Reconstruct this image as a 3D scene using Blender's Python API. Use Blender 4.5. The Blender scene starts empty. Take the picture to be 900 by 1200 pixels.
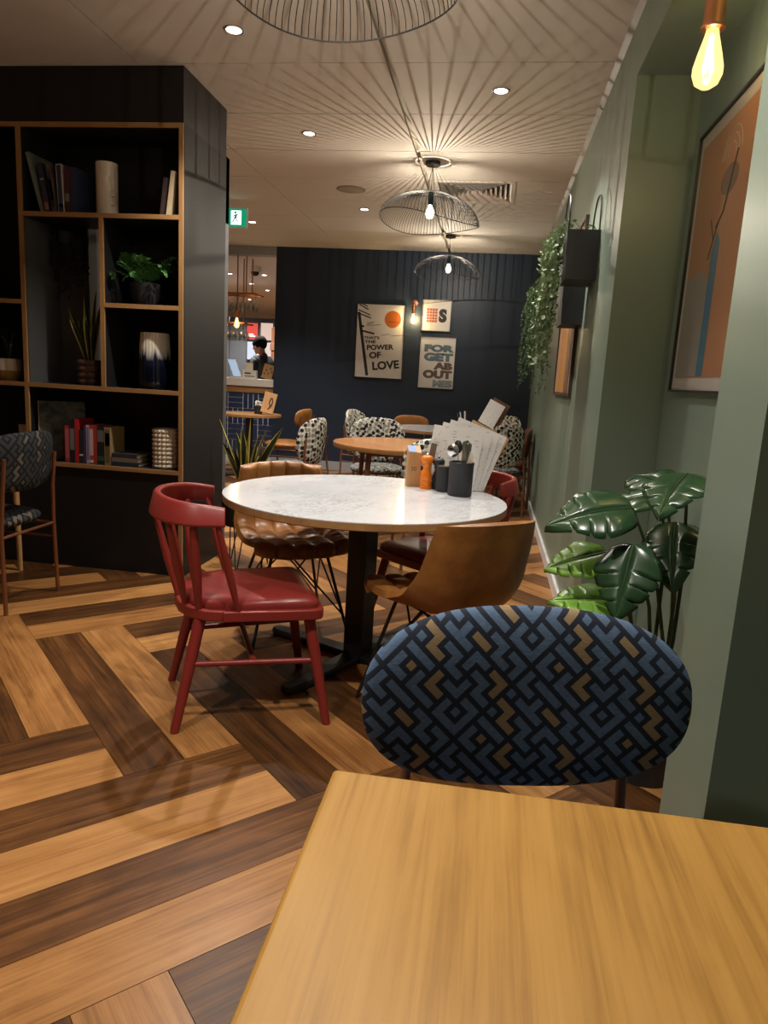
import bpy, bmesh, math, random
from mathutils import Vector, Matrix
random.seed(7)
PI = math.pi
SC = bpy.context.scene
COL = SC.collection

# ------------------------------------------------------------------ camera
cd = bpy.data.cameras.new('camera'); cam = bpy.data.objects.new('camera', cd); COL.objects.link(cam)
cd.sensor_width = 36.0; cd.lens = 24.96; cd.clip_start = 0.05; cd.clip_end = 100
cam.matrix_world = Matrix(((0.9875, -0.08144, 0.13497, 0), (0.14752, 0.1756, -0.97335, 0), (0.05557, 0.98109, 0.18542, 1.25), (0, 0, 0, 1)))
SC.camera = cam
# ------------------------------------------------------------------ world + exposure
w = bpy.data.worlds.new('world'); SC.world = w; w.use_nodes = True
w.node_tree.nodes['Background'].inputs[0].default_value = (0.9, 0.85, 0.8, 1)
w.node_tree.nodes['Background'].inputs[1].default_value = 0.05
SC.view_settings.view_transform = 'Standard'
SC.view_settings.look = 'None'
SC.view_settings.exposure = 0.0
SC.view_settings.gamma = 1.0
SC.view_settings.use_curve_mapping = False
SC.cycles.use_denoising = True
SC.cycles.max_bounces = 8
SC.cycles.transparent_max_bounces = 24
SC.cycles.sample_clamp_indirect = 6.0
DOWN_W = 150.0
DOWN_C = (1.0, 0.93, 0.84)
PEND_W = 62.0
PEND_C = (1.0, 0.88, 0.70)

# ------------------------------------------------------------------ mesh builder
class MB:
    def __init__(s): s.v = []; s.f = []; s.m = []; s.mi = 0
    def add(s, vs, fs):
        o = len(s.v); s.v += [tuple(p) for p in vs]
        for f in fs: s.f.append([o+i for i in f]); s.m.append(s.mi)
        return s
    def box(s, x0, x1, y0, y1, z0, z1):
        return s.add([(x0,y0,z0),(x1,y0,z0),(x1,y1,z0),(x0,y1,z0),(x0,y0,z1),(x1,y0,z1),(x1,y1,z1),(x0,y1,z1)],
                     [(0,3,2,1),(4,5,6,7),(0,1,5,4),(1,2,6,5),(2,3,7,6),(3,0,4,7)])
    def obox(s, c, a, b, d):
        c, a, b, d = map(Vector, (c, a, b, d)); vs = []
        for k in (-1, 1):
            for i, j in ((-1,-1),(1,-1),(1,1),(-1,1)): vs.append(c + a*i + b*j + d*k)
        return s.add(vs, [(0,3,2,1),(4,5,6,7),(0,1,5,4),(1,2,6,5),(2,3,7,6),(3,0,4,7)])
    def tube(s, pts, r, n=8, cap=True, sy=1.0, closed=False):
        pts = [Vector(p) for p in pts]; k = len(pts)
        rs = r if isinstance(r, (list, tuple)) else [r]*k
        up = Vector((0,0,1)); vs = []; last = None
        for i, p in enumerate(pts):
            a = pts[(i-1) % k] if (closed or i > 0) else p; b = pts[(i+1) % k] if (closed or i < k-1) else p
            t = (b-a).normalized()
            if last is None:
                x = t.cross(up)
                if x.length < 1e-3: x = t.cross(Vector((1,0,0)))
            else:
                x = last - t*last.dot(t)
                if x.length < 1e-4: x = t.cross(up)
            x.normalize(); y = t.cross(x); last = x
            for j in range(n):
                q = 2*PI*j/n; vs.append(p + (x*math.cos(q) + y*math.sin(q)*sy)*rs[i])
        fs = []
        for i in range(k if closed else k-1):
            for j in range(n):
                a, b = i*n+j, i*n+(j+1) % n; c, d = ((i+1) % k)*n+(j+1) % n, ((i+1) % k)*n+j
                fs.append((a,b,c,d))
        if cap and not closed:
            fs.append(tuple(range(n-1,-1,-1))); fs.append(tuple((k-1)*n+j for j in range(n)))
        return s.add(vs, fs)
    def cyl(s, p0, p1, r0, r1=None, n=12): return s.tube([p0, p1], [r0, r0 if r1 is None else r1], n)
    def lathe(s, prof, n=24, c=(0,0,0), fn=None):
        vs = []; fs = []; k = len(prof)
        for r, z in prof:
            for j in range(n):
                q = 2*PI*j/n; rr = fn(r, z, q) if fn else r
                vs.append((c[0]+rr*math.cos(q), c[1]+rr*math.sin(q), c[2]+z))
        for i in range(k-1):
            for j in range(n):
                fs.append((i*n+j, i*n+(j+1) % n, (i+1)*n+(j+1) % n, (i+1)*n+j))
        if prof[0][0] > 1e-5: fs.append(tuple(range(n-1,-1,-1)))
        if prof[-1][0] > 1e-5: fs.append(tuple((k-1)*n+j for j in range(n)))
        return s.add(vs, fs)
    def sphere(s, c, r, n=12, k=8, sc=(1,1,1)):
        vs = []; fs = []
        for i in range(k+1):
            a = PI*i/k
            for j in range(n):
                q = 2*PI*j/n
                vs.append((c[0]+r*sc[0]*math.sin(a)*math.cos(q), c[1]+r*sc[1]*math.sin(a)*math.sin(q), c[2]+r*sc[2]*math.cos(a)))
        for i in range(k):
            for j in range(n): fs.append((i*n+j, (i+1)*n+j, (i+1)*n+(j+1) % n, i*n+(j+1) % n))
        return s.add(vs, fs)
    def prism(s, poly, z0, z1, M=None):
        n = len(poly); vs = [Vector((x,y,z0)) for x,y in poly] + [Vector((x,y,z1)) for x,y in poly]
        if M is not None: vs = [M @ p for p in vs]
        fs = [tuple(range(n-1,-1,-1)), tuple(range(n,2*n))] + [(i,(i+1) % n,n+(i+1) % n,n+i) for i in range(n)]
        return s.add(vs, fs)
    def grid(s, fn, nu, nv, cu=False, flip=False):
        vs = [fn(i/nu, j/nv) for i in range(nu + (0 if cu else 1)) for j in range(nv+1)]; fs = []
        N = nu if cu else nu+1
        for i in range(nu):
            for j in range(nv):
                q = (i*(nv+1)+j, ((i+1) % N)*(nv+1)+j, ((i+1) % N)*(nv+1)+j+1, i*(nv+1)+j+1)
                fs.append(q[::-1] if flip else q)
        return s.add(vs, fs)
    def slab(s, fn, nu, nv, off):
        """closed shell: fn(u,v) is the face, off(u,v) the vector to the other face"""
        A = [[Vector(fn(i/nu, j/nv)) for j in range(nv+1)] for i in range(nu+1)]
        B = [[A[i][j] + Vector(off(i/nu, j/nv)) for j in range(nv+1)] for i in range(nu+1)]
        W = nv+1; vs = [p for r in A for p in r] + [p for r in B for p in r]; o = (nu+1)*W; fs = []
        for i in range(nu):
            for j in range(nv):
                fs.append((i*W+j, (i+1)*W+j, (i+1)*W+j+1, i*W+j+1)); fs.append((o+i*W+j, o+i*W+j+1, o+(i+1)*W+j+1, o+(i+1)*W+j))
        for i in range(nu):
            fs.append((i*W, o+i*W, o+(i+1)*W, (i+1)*W)); fs.append((i*W+nv, (i+1)*W+nv, o+(i+1)*W+nv, o+i*W+nv))
        for j in range(nv):
            fs.append((j, j+1, o+j+1, o+j)); fs.append((nu*W+j, o+nu*W+j, o+nu*W+j+1, nu*W+j+1))
        return s.add(vs, fs)
    def mesh(s, name, mats, smooth=True, ang=40):
        me = bpy.data.meshes.new(name); me.from_pydata(s.v, [], s.f)
        for m in (mats if isinstance(mats, (list, tuple)) else [mats]): me.materials.append(m)
        if any(s.m): me.polygons.foreach_set('material_index', s.m)
        bm = bmesh.new(); bm.from_mesh(me); bmesh.ops.recalc_face_normals(bm, faces=bm.faces); bm.to_mesh(me); bm.free()
        if smooth:
            me.polygons.foreach_set('use_smooth', [True]*len(me.polygons)); me.set_sharp_from_angle(angle=math.radians(ang))
        me.update(); return me
    def build(s, name, mats, parent=None, smooth=True, bevel=0, sub=0, ang=40, seg=2):
        o = bpy.data.objects.new(name, s.mesh(name, mats, smooth, ang)); COL.objects.link(o)
        if parent: o.parent = parent
        if bevel:
            b = o.modifiers.new('bevel', 'BEVEL'); b.width = bevel; b.segments = seg; b.limit_method = 'ANGLE'; b.angle_limit = math.radians(35)
        if sub:
            b = o.modifiers.new('sub', 'SUBSURF'); b.levels = sub; b.render_levels = sub
        return o

def tag(o, label=None, cat=None, group=None, kind=None):
    if label: o['label'] = label
    if cat: o['category'] = cat
    if group: o['group'] = group
    if kind: o['kind'] = kind
    return o
def thing(name, label, cat, loc=(0,0,0), rz=0.0, group=None):
    o = bpy.data.objects.new(name, None); COL.objects.link(o); o.location = loc; o.rotation_euler = (0,0,rz); o.empty_display_size = 0.1
    return tag(o, label, cat, group)
def dup(root, loc, rz=0.0, label=None, group=None, scale=None):
    r = root.copy(); COL.objects.link(r); r.location = loc; r.rotation_euler = (0,0,rz)
    if label: r['label'] = label
    if group: r['group'] = group
    if scale: r.scale = scale
    for ch in list(root.children):
        c = ch.copy(); COL.objects.link(c); c.parent = r
        for g in list(ch.children):
            d = g.copy(); COL.objects.link(d); d.parent = c
    return r
def text_polys(body, size=1.0, bold=0.0, align='CENTER', depth=0.0005):
    cu = bpy.data.curves.new('t', 'FONT'); cu.body = body; cu.size = size; cu.offset = bold; cu.align_x = align; cu.align_y = 'CENTER'; cu.extrude = depth; cu.resolution_u = 4
    o = bpy.data.objects.new('t', cu); COL.objects.link(o)
    bpy.context.view_layer.update()
    me = bpy.data.meshes.new_from_object(o)
    vs = [v.co.copy() for v in me.vertices]; fs = [tuple(p.vertices) for p in me.polygons]
    bpy.data.objects.remove(o); bpy.data.curves.remove(cu); bpy.data.meshes.remove(me)
    return vs, fs
def lettering(body, size, M, mat, parent, name='lettering', bold=0.0, sx=1.0, depth=0.0005):
    vs, fs = text_polys(body, size, bold, depth=depth)
    mb = MB(); mb.add([M @ Vector((v.x*sx, v.y, v.z)) for v in vs], fs)
    return mb.build(name, mat, parent, smooth=False)

# ------------------------------------------------------------------ materials
class NT:
    def __init__(s, name, color=(0.8,0.8,0.8), rough=0.5, metal=0.0, spec=0.5):
        s.mat = bpy.data.materials.new(name); s.mat.use_nodes = True; s.t = s.mat.node_tree
        s.p = s.t.nodes['Principled BSDF']; s.out = s.t.nodes['Material Output']
        s.p.inputs['Base Color'].default_value = (*color, 1); s.p.inputs['Roughness'].default_value = rough
        s.p.inputs['Metallic'].default_value = metal; s.p.inputs['Specular IOR Level'].default_value = spec
    def n(s, typ, **kw):
        nd = s.t.nodes.new(typ)
        for k, v in kw.items():
            if k.startswith('i_'):
                key = k[2:]; key = int(key) if key.isdigit() else key.replace('_', ' ')
                s.set(nd, key, v)
            else: setattr(nd, k, v)
        return nd
    def set(s, nd, key, v):
        if isinstance(v, bpy.types.NodeSocket): s.t.links.new(v, nd.inputs[key])
        elif isinstance(v, bpy.types.Node): s.t.links.new(v.outputs[0], nd.inputs[key])
        else: nd.inputs[key].default_value = v
    def math(s, op, a, b=None, c=None):
        nd = s.n('ShaderNodeMath', operation=op); s.set(nd, 0, a)
        if b is not None: s.set(nd, 1, b)
        if c is not None: s.set(nd, 2, c)
        return nd.outputs[0]
    def mix(s, fac, a, b):
        nd = s.n('ShaderNodeMix', data_type='RGBA'); s.set(nd, 0, fac)
        for k, v in ((6, a), (7, b)):
            s.set(nd, k, (*v, 1) if isinstance(v, tuple) and len(v) == 3 else v)
        return nd.outputs[2]
    def ramp(s, fac, stops, interp='LINEAR'):
        nd = s.n('ShaderNodeValToRGB'); s.set(nd, 0, fac); cr = nd.color_ramp; cr.interpolation = interp
        while len(cr.elements) < len(stops): cr.elements.new(1.0)
        for e, (p, c) in zip(cr.elements, stops): e.position = p; e.color = (*c, 1) if len(c) == 3 else c
        return nd.outputs[0]
    def noise(s, vec, scale=5, detail=4, rough=0.55, dist=0.0):
        nd = s.n('ShaderNodeTexNoise'); s.set(nd, 'Vector', vec)
        for k, v in (('Scale', scale), ('Detail', detail), ('Roughness', rough), ('Distortion', dist)): nd.inputs[k].default_value = v
        return nd.outputs['Fac']
    def obj(s): return s.n('ShaderNodeTexCoord').outputs['Object']
    def scaled(s, vec, sc, loc=(0,0,0), rot=(0,0,0)):
        nd = s.n('ShaderNodeMapping'); s.set(nd, 0, vec); nd.inputs['Scale'].default_value = sc; nd.inputs['Rotation'].default_value = rot
        if isinstance(loc, tuple): nd.inputs['Location'].default_value = loc
        else: s.set(nd, 'Location', loc)
        return nd.outputs[0]
    def bump(s, h, strength=0.2, dist=0.01):
        nd = s.n('ShaderNodeBump'); s.set(nd, 'Height', h); nd.inputs['Strength'].default_value = strength; nd.inputs['Distance'].default_value = dist
        s.t.links.new(nd.outputs[0], s.p.inputs['Normal'])
    def col(s, c): s.set(s.p, 'Base Color', c); return s
def flat(name, color, rough=0.5, metal=0.0, var=0.08, spec=0.5, bump=0.0, sc=18):
    m = NT(name, color, rough, metal, spec)
    f = m.noise(m.obj(), sc, 3)
    m.col(m.mix(f, tuple(max(0, c*(1-var)) for c in color), tuple(min(1, c*(1+var)) for c in color)))
    if bump: m.bump(m.noise(m.obj(), sc*12, 3), bump, 0.002)
    return m.mat
def emit(name, color, strength):
    m = NT(name, (0,0,0), 0.5); m.p.inputs['Emission Color'].default_value = (*color, 1); m.p.inputs['Emission Strength'].default_value = strength
    return m.mat
def wood(name, stops, rough=0.35, axis=0, grain=30, per_object=False, spec=0.4, big=2.2, cath=0.0):
    """stops: dark..light tones; the grain runs along the axis"""
    m = NT(name, (1,1,1), rough, 0, spec); vec = m.obj()
    if per_object:
        r = m.n('ShaderNodeObjectInfo').outputs['Random']
        loc = m.n('ShaderNodeCombineXYZ', i_0=m.math('MULTIPLY', r, 37.0), i_1=m.math('MULTIPLY', r, 91.0)).outputs[0]
    else: loc = (0,0,0)
    s1 = [grain*0.35]*3; s1[axis] = grain*0.022
    s2 = [grain*3.0]*3; s2[axis] = grain*0.08
    a = m.noise(m.scaled(vec, tuple(s1), loc), 1.6, 5, 0.6, 1.2)
    b = m.noise(m.scaled(vec, tuple(s2), loc), 1.2, 4, 0.6)
    sc_ = [big*1.7]*3; sc_[axis] = big*0.8; c = m.noise(m.scaled(vec, tuple(sc_), loc), 1.6, 5, 0.6, 0.8)
    wa, wb, wc = (0.25, 0.40, 0.35) if cath else (0.55, 0.2, 0.25)
    f = m.math('ADD', m.math('MULTIPLY', a, wa), m.math('ADD', m.math('MULTIPLY', b, wb), m.math('MULTIPLY', c, wc)))
    if cath:
        sw = [5.0]*3; sw[axis] = 0.8
        wv = m.n('ShaderNodeTexWave', wave_type='BANDS', bands_direction='Y' if axis == 0 else 'X'); m.set(wv, 'Vector', m.scaled(vec, tuple(sw), loc))
        for k_, v_ in (('Scale', 1.0), ('Distortion', 16.0), ('Detail', 3.0), ('Detail Scale', 0.8), ('Detail Roughness', 0.6)): wv.inputs[k_].default_value = v_
        f = m.math('ADD', f, m.math('MULTIPLY', m.math('SUBTRACT', wv.outputs['Fac'], 0.5), cath))
        kn = m.n('ShaderNodeTexVoronoi'); m.set(kn, 'Vector', m.scaled(vec, (1.5, 4.5, 1.0) if axis == 0 else (4.5, 1.5, 1.0), loc)); kn.inputs['Scale'].default_value = 1.0
        f = m.math('SUBTRACT', f, m.math('MULTIPLY', m.ramp(kn.outputs['Distance'], [(0.0,(1,1,1)),(0.10,(0.6,0.6,0.6)),(0.17,(0,0,0))]), cath*0.9))
    if per_object: f = m.math('ADD', f, m.math('MULTIPLY', m.math('SUBTRACT', r, 0.5), 0.12))
    k = len(stops); lo, hi = 0.33, 0.68
    m.col(m.ramp(f, [(lo+(hi-lo)*i/(k-1), c_) for i, c_ in enumerate(stops)]))
    m.bump(b, 0.06, 0.002)
    return m.mat

MZ = ["aaabBBcc", "adabbBec", "aaffbgee", "hFfiggGe", "hFFiijGk", "hhlMijjk", "nLlMMjok", "nnlpMqoo"]
def maze(name, base, c1, c2, unit=0.02, plane='yz', rough=0.85, ang=PI/4):
    """woven key pattern: bars of two colours on a dark ground"""
    m = NT(name, base, rough, 0, 0.2)
    sp = m.n('ShaderNodeSeparateXYZ', i_0=m.obj())
    ax = {'x': 0, 'y': 1, 'z': 2}
    a = sp.outputs[ax[plane[0]]]; b = sp.outputs[ax[plane[1]]]
    ca, sa = math.cos(ang)/(unit*1.55), math.sin(ang)/(unit*1.55)
    u = m.math('ADD', m.math('MULTIPLY', a, ca), m.math('MULTIPLY', b, sa))
    v = m.math('SUBTRACT', m.math('MULTIPLY', b, ca), m.math('MULTIPLY', a, sa))
    def lane(q):
        q = m.math('ADD', q, 80.0); iq = m.math('FLOOR', q); fq = m.math('SUBTRACT', q, iq)
        return m.math('ADD', m.math('MULTIPLY', m.math('MODULO', iq, 8.0), 2.0), m.math('GREATER_THAN', fq, 0.60))
    lu, lv = lane(u), lane(v)
    fac = m.math('DIVIDE', m.math('ADD', lu, 0.5), 16.0); acc = None
    def code(r, c):
        if r % 2 == 0 and c % 2 == 0: return MZ[r//2][c//2]
        if r % 2 == 0 and c % 2 == 1 and c < 15 and MZ[r//2][c//2] == MZ[r//2][c//2+1]: return MZ[r//2][c//2]
        if r % 2 == 1 and c % 2 == 0 and r < 15 and MZ[r//2][c//2] == MZ[r//2+1][c//2]: return MZ[r//2][c//2]
        return '.'
    for r in range(16):
        cells = [code(r, c) for c in range(16)]
        if all(x == '.' for x in cells): continue
        st = [(c/16, (0,0,0) if x == '.' else ((0,1,0) if x.isupper() else (1,0,0))) for c, x in enumerate(cells)]
        rp = m.ramp(fac, st, 'CONSTANT')
        mk = m.math('COMPARE', lv, float(r), 0.2)
        nd = m.n('ShaderNodeVectorMath', operation='MULTIPLY_ADD'); m.set(nd, 0, rp); m.set(nd, 1, mk)
        if acc is not None: m.set(nd, 2, acc)
        acc = nd.outputs[0]
    s3 = m.n('ShaderNodeSeparateXYZ', i_0=acc)
    fb = m.noise(m.scaled(m.obj(), (900, 120, 260)), 1.0, 2)
    b1 = m.mix(fb, tuple(x*0.55 for x in c1), tuple(min(1, x*1.45) for x in c1))
    m.col(m.mix(s3.outputs[1], m.mix(s3.outputs[0], base, b1), m.mix(fb, tuple(x*0.8 for x in c2), tuple(min(1, x*1.2) for x in c2))))
    m.bump(m.math('ADD', m.math('MULTIPLY', m.math('ADD', s3.outputs[0], s3.outputs[1]), 1.0), m.math('MULTIPLY', fb, 0.6)), 0.35, 0.002)
    return m.mat
def dots(name, base, c1, sc=40.0):
    m = NT(name, base, 0.85, 0, 0.2)
    v = m.n('ShaderNodeTexVoronoi'); v.inputs['Scale'].default_value = 1.0; m.set(v, 'Vector', m.scaled(m.obj(), (sc, sc, sc), rot=(0.6, 0.6, 0.8))); v.inputs['Randomness'].default_value = 0.35
    f = m.math('LESS_THAN', v.outputs['Distance'], 0.53)
    g = m.math('GREATER_THAN', m.n('ShaderNodeSeparateColor', i_0=v.outputs['Color']).outputs[0], 0.62)
    c = m.mix(f, base, m.mix(g, c1, (0.26, 0.25, 0.20)))
    return m.col(c).mat
M = {}
M['plank_light'] = wood('light_oak_plank', [(0.16,0.062,0.017),(0.33,0.150,0.046),(0.45,0.228,0.078)], 0.34, 0, 26, True, 0.4, cath=0.055)
M['plank_dark'] = wood('dark_walnut_plank', [(0.022,0.009,0.0032),(0.085,0.033,0.010),(0.19,0.078,0.023)], 0.36, 0, 26, True, 0.32, cath=0.06)
M['subfloor'] = flat('subfloor', (0.03,0.018,0.01), 0.8)
M['floor_far'] = wood('far_floor_wood', [(0.08,0.035,0.014),(0.25,0.12,0.045),(0.42,0.22,0.09)], 0.4, 0, 8)
M['oak'] = wood('oak_edge', [(0.24,0.12,0.045),(0.34,0.18,0.070),(0.43,0.24,0.098)], 0.4, 0, 20)
M['oakz'] = wood('oak_edge_upright', [(0.24,0.12,0.045),(0.34,0.18,0.070),(0.43,0.24,0.098)], 0.4, 2, 20)
M['ash'] = wood('lacquered_ash', [(0.22,0.104,0.020),(0.36,0.186,0.041),(0.42,0.228,0.055)], 0.36, 1, 34, spec=0.3, big=1.6, cath=0.06)
M['tablewood'] = wood('varnished_table_wood', [(0.28,0.12,0.045),(0.42,0.19,0.075),(0.52,0.25,0.11)], 0.22, 0, 18)
M['brownwood'] = wood('brown_chair_wood', [(0.09,0.035,0.018),(0.15,0.06,0.03),(0.22,0.09,0.045)], 0.4, 2, 20)
M['boxwood'] = wood('pale_block_wood', [(0.38,0.20,0.08),(0.50,0.28,0.12),(0.60,0.35,0.16)], 0.5, 2, 24)
def ceil_mat():
    m = NT('ceiling_panel_paint', (0.60,0.53,0.46), 0.7, 0, 0.25); v = m.obj()
    f = m.noise(m.scaled(v, (1.2, 9, 1)), 1.0, 3)
    m.col(m.mix(f, (0.60,0.55,0.49), (0.66,0.605,0.54))); m.bump(m.noise(m.scaled(v, (1,10,1)), 3.0, 3), 0.03, 0.003)
    return m.mat
M['ceil'] = ceil_mat()
M['ceil_slab'] = flat('ceiling_slab_paint', (0.62,0.54,0.42), 0.8)
def green_mat():
    m = NT('sage_green_paint', (0.20,0.26,0.20), 0.38, 0, 0.4); v = m.obj()
    f = m.noise(m.scaled(v, (2, 2, 0.5)), 2.0, 4)
    m.col(m.mix(f, (0.165,0.222,0.175), (0.20,0.258,0.202)))
    m.bump(m.noise(v, 120, 3), 0.04, 0.002)
    return m.mat
M['green'] = green_mat()
M['navy'] = flat('navy_wall_paint', (0.017,0.028,0.050), 0.5, 0, 0.1, 0.35, 0.03, 3)
M['charcoal'] = flat('charcoal_wall_paint', (0.055,0.06,0.07), 0.6)
M['skirting'] = flat('white_skirting_paint', (0.62,0.60,0.60), 0.4)
M['skirting_grey'] = flat('grey_skirting_paint', (0.34,0.35,0.37), 0.45)
M['cornice'] = flat('taupe_cornice_paint', (0.19,0.155,0.125), 0.5)
M['offwhite'] = flat('offwhite_paint', (0.72,0.68,0.63), 0.6)
M['black_board'] = flat('black_board', (0.013,0.0125,0.0135), 0.42, 0, 0.15, 0.35)
M['black_side'] = flat('black_side_board', (0.012,0.012,0.0125), 0.5, 0, 0.12, 0.28)
M['grey_wall'] = flat('dark_grey_divider', (0.075,0.075,0.076), 0.6)
M['black_metal'] = flat('black_metal', (0.012,0.012,0.013), 0.42, 0, 0.1, 0.5)
M['black_matte'] = flat('black_matte', (0.03,0.031,0.034), 0.6)
M['wire'] = flat('black_wire', (0.006,0.006,0.006), 0.6, 0, 0.1, 0.15)
M['copper'] = flat('brushed_copper', (0.75,0.33,0.19), 0.28, 1.0)
M['copper_leg'] = flat('copper_tube', (0.30,0.125,0.06), 0.38, 0.7)
M['steel'] = flat('cutlery_steel', (0.72,0.72,0.72), 0.2, 1.0)
M['chrome'] = flat('lamp_trim_metal', (0.6,0.58,0.55), 0.3, 1.0)
M['louvre'] = flat('vent_louvre_metal', (0.50,0.46,0.42), 0.45, 0.3)
M['white_plastic'] = flat('white_plastic', (0.75,0.74,0.72), 0.4)
M['white_ceramic'] = flat('cream_ceramic', (0.62,0.53,0.42), 0.35)
M['paper'] = flat('white_paper', (0.80,0.79,0.77), 0.7)
M['red_paint'] = flat('red_chair_paint', (0.205,0.021,0.016), 0.38, 0, 0.06, 0.45)
M['red_leather'] = flat('red_leather', (0.19,0.022,0.018), 0.34, 0, 0.12, 0.5, 0.06, 22)
M['maroon_leather'] = M['red_leather']
def tan_mat():
    m = NT('tan_leather', (0.3,0.12,0.03), 0.38, 0, 0.45); v = m.obj()
    f = m.noise(v, 7, 5, 0.6)
    m.col(m.ramp(f, [(0.3,(0.17,0.062,0.014)),(0.5,(0.27,0.108,0.026)),(0.72,(0.38,0.165,0.045))]))
    m.bump(m.noise(v, 190, 3), 0.08, 0.001)
    return m.mat
M['tan'] = tan_mat()
def marble_mat():
    m = NT('white_marble', (0.75,0.76,0.78), 0.13, 0, 0.5); v = m.obj()
    w1 = m.noise(m.scaled(v, (3.0, 7.5, 1), rot=(0,0,0.35)), 2.4, 7, 0.68, 1.6)
    d = m.math('ABSOLUTE', m.math('SUBTRACT', w1, 0.5))
    vein = m.ramp(d, [(0.0,(1,1,1)),(0.008,(0.5,0.5,0.5)),(0.03,(0,0,0))])
    cl = m.noise(m.scaled(v, (2, 5, 1), rot=(0,0,0.35)), 2.0, 4)
    base = m.mix(cl, (0.56,0.585,0.63), (0.74,0.755,0.79))
    msk = m.ramp(m.noise(v, 3.5, 3), [(0.38,(0,0,0)),(0.62,(1,1,1))])
    f = m.math('MULTIPLY', m.math('MULTIPLY', vein, msk), 0.8)
    m.col(m.mix(f, base, (0.20,0.20,0.21)))
    return m.mat
M['marble'] = marble_mat()
M['maze'] = maze('blue_key_weave', (0.018,0.023,0.036), (0.092,0.142,0.228), (0.27,0.19,0.105), 0.0148, 'yz')
M['maze_seat'] = maze('blue_key_weave_seat', (0.018,0.023,0.036), (0.092,0.142,0.228), (0.27,0.19,0.105), 0.0148, 'xy')
M['maze_dark'] = maze('dark_key_weave', (0.010,0.011,0.014), (0.038,0.040,0.042), (0.12,0.10,0.075), 0.0185, 'yz')
M['maze_dark_seat'] = maze('dark_key_weave_seat', (0.010,0.011,0.014), (0.038,0.040,0.042), (0.12,0.10,0.075), 0.0185, 'xy')
M['dots'] = dots('monochrome_dot_weave', (0.62,0.60,0.54), (0.018,0.018,0.022), 30)
M['dots_grey'] = dots('grey_dot_weave', (0.22,0.22,0.21), (0.03,0.03,0.03), 60)
M['pot_black'] = flat('black_pot', (0.018,0.019,0.021), 0.55)
M['orange'] = flat('orange_lacquer', (0.80,0.20,0.012), 0.3, 0, 0.05)
M['leaf'] = flat('glossy_green_leaf', (0.020,0.055,0.022), 0.25, 0, 0.35, 0.5)
M['leaf_bright'] = flat('bright_green_leaf', (0.14,0.30,0.03), 0.32, 0, 0.25)
M['stem'] = flat('plant_stem', (0.035,0.06,0.02), 0.5)
M['leaf_pale'] = flat('pale_round_leaf', (0.21,0.28,0.16), 0.65, 0, 0.5, 0.2)
M['leaf_mid'] = flat('mid_green_leaf', (0.060,0.105,0.035), 0.65, 0, 0.5, 0.2)
M['leaf_shadow'] = flat('shadow_leaf', (0.012,0.017,0.009), 0.6, 0, 0.4)  # near-black tone standing for the plant shadow in the open compartment
M['fern'] = flat('fern_green', (0.055,0.16,0.04), 0.5, 0, 0.5, 0.3, 0, 40)
M['snake'] = flat('snake_leaf', (0.016,0.028,0.012), 0.4, 0, 0.6, 0.4, 0, 30)
M['snake_edge'] = flat('snake_leaf_yellow_margin', (0.42,0.34,0.06), 0.45)
M['soil'] = flat('potting_soil', (0.02,0.013,0.008), 0.95)
def bulbglass(name, col, st, mixf):
    m = NT(name); t = m.t; t.nodes.remove(m.p)
    e = m.n('ShaderNodeEmission', i_0=(*col, 1), i_1=st); tr = m.n('ShaderNodeBsdfTransparent')
    mx = m.n('ShaderNodeMixShader', i_0=mixf); t.links.new(tr.outputs[0], mx.inputs[1]); t.links.new(e.outputs[0], mx.inputs[2])
    gl = m.n('ShaderNodeBsdfGlossy'); gl.inputs['Roughness'].default_value = 0.05
    m2 = m.n('ShaderNodeMixShader', i_0=0.06); t.links.new(mx.outputs[0], m2.inputs[1]); t.links.new(gl.outputs[0], m2.inputs[2])
    t.links.new(m2.outputs[0], m.out.inputs[0]); return m.mat
M['bulb'] = bulbglass('glowing_bulb_glass', (1.0,0.86,0.58), 9.0, 0.5)
M['bulb_amber'] = bulbglass('amber_bulb_glass', (1.0,0.66,0.22), 3.0, 0.42)
M['filament'] = emit('glowing_filament', (1.0,0.80,0.45), 40.0)
M['lens'] = emit('downlight_lens', (1.0,0.97,0.92), 14.0)
def glass_mat(name, tint=(1,1,1), refl=0.10, rough=0.02):
    m = NT(name); t = m.t; t.nodes.remove(m.p)
    tr = m.n('ShaderNodeBsdfTransparent', i_0=(*tint, 1)); gl = m.n('ShaderNodeBsdfGlossy'); gl.inputs['Roughness'].default_value = rough
    lw = m.n('ShaderNodeLayerWeight', i_0=0.5); k = m.math('MINIMUM', m.math('ADD', m.math('MULTIPLY', m.math('POWER', lw.outputs['Facing'], 5.0), 0.8), refl), 1.0)
    mx = m.n('ShaderNodeMixShader', i_0=k); t.links.new(tr.outputs[0], mx.inputs[1]); t.links.new(gl.outputs[0], mx.inputs[2])
    t.links.new(mx.outputs[0], m.out.inputs[0]); return m.mat
M['glass'] = glass_mat('clear_glass', (0.97,0.98,0.98), 0.22)
M['picture_glass'] = glass_mat('picture_glass', (0.98,0.98,0.98), 0.045, 0.03)

CEIL = 2.82
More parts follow.
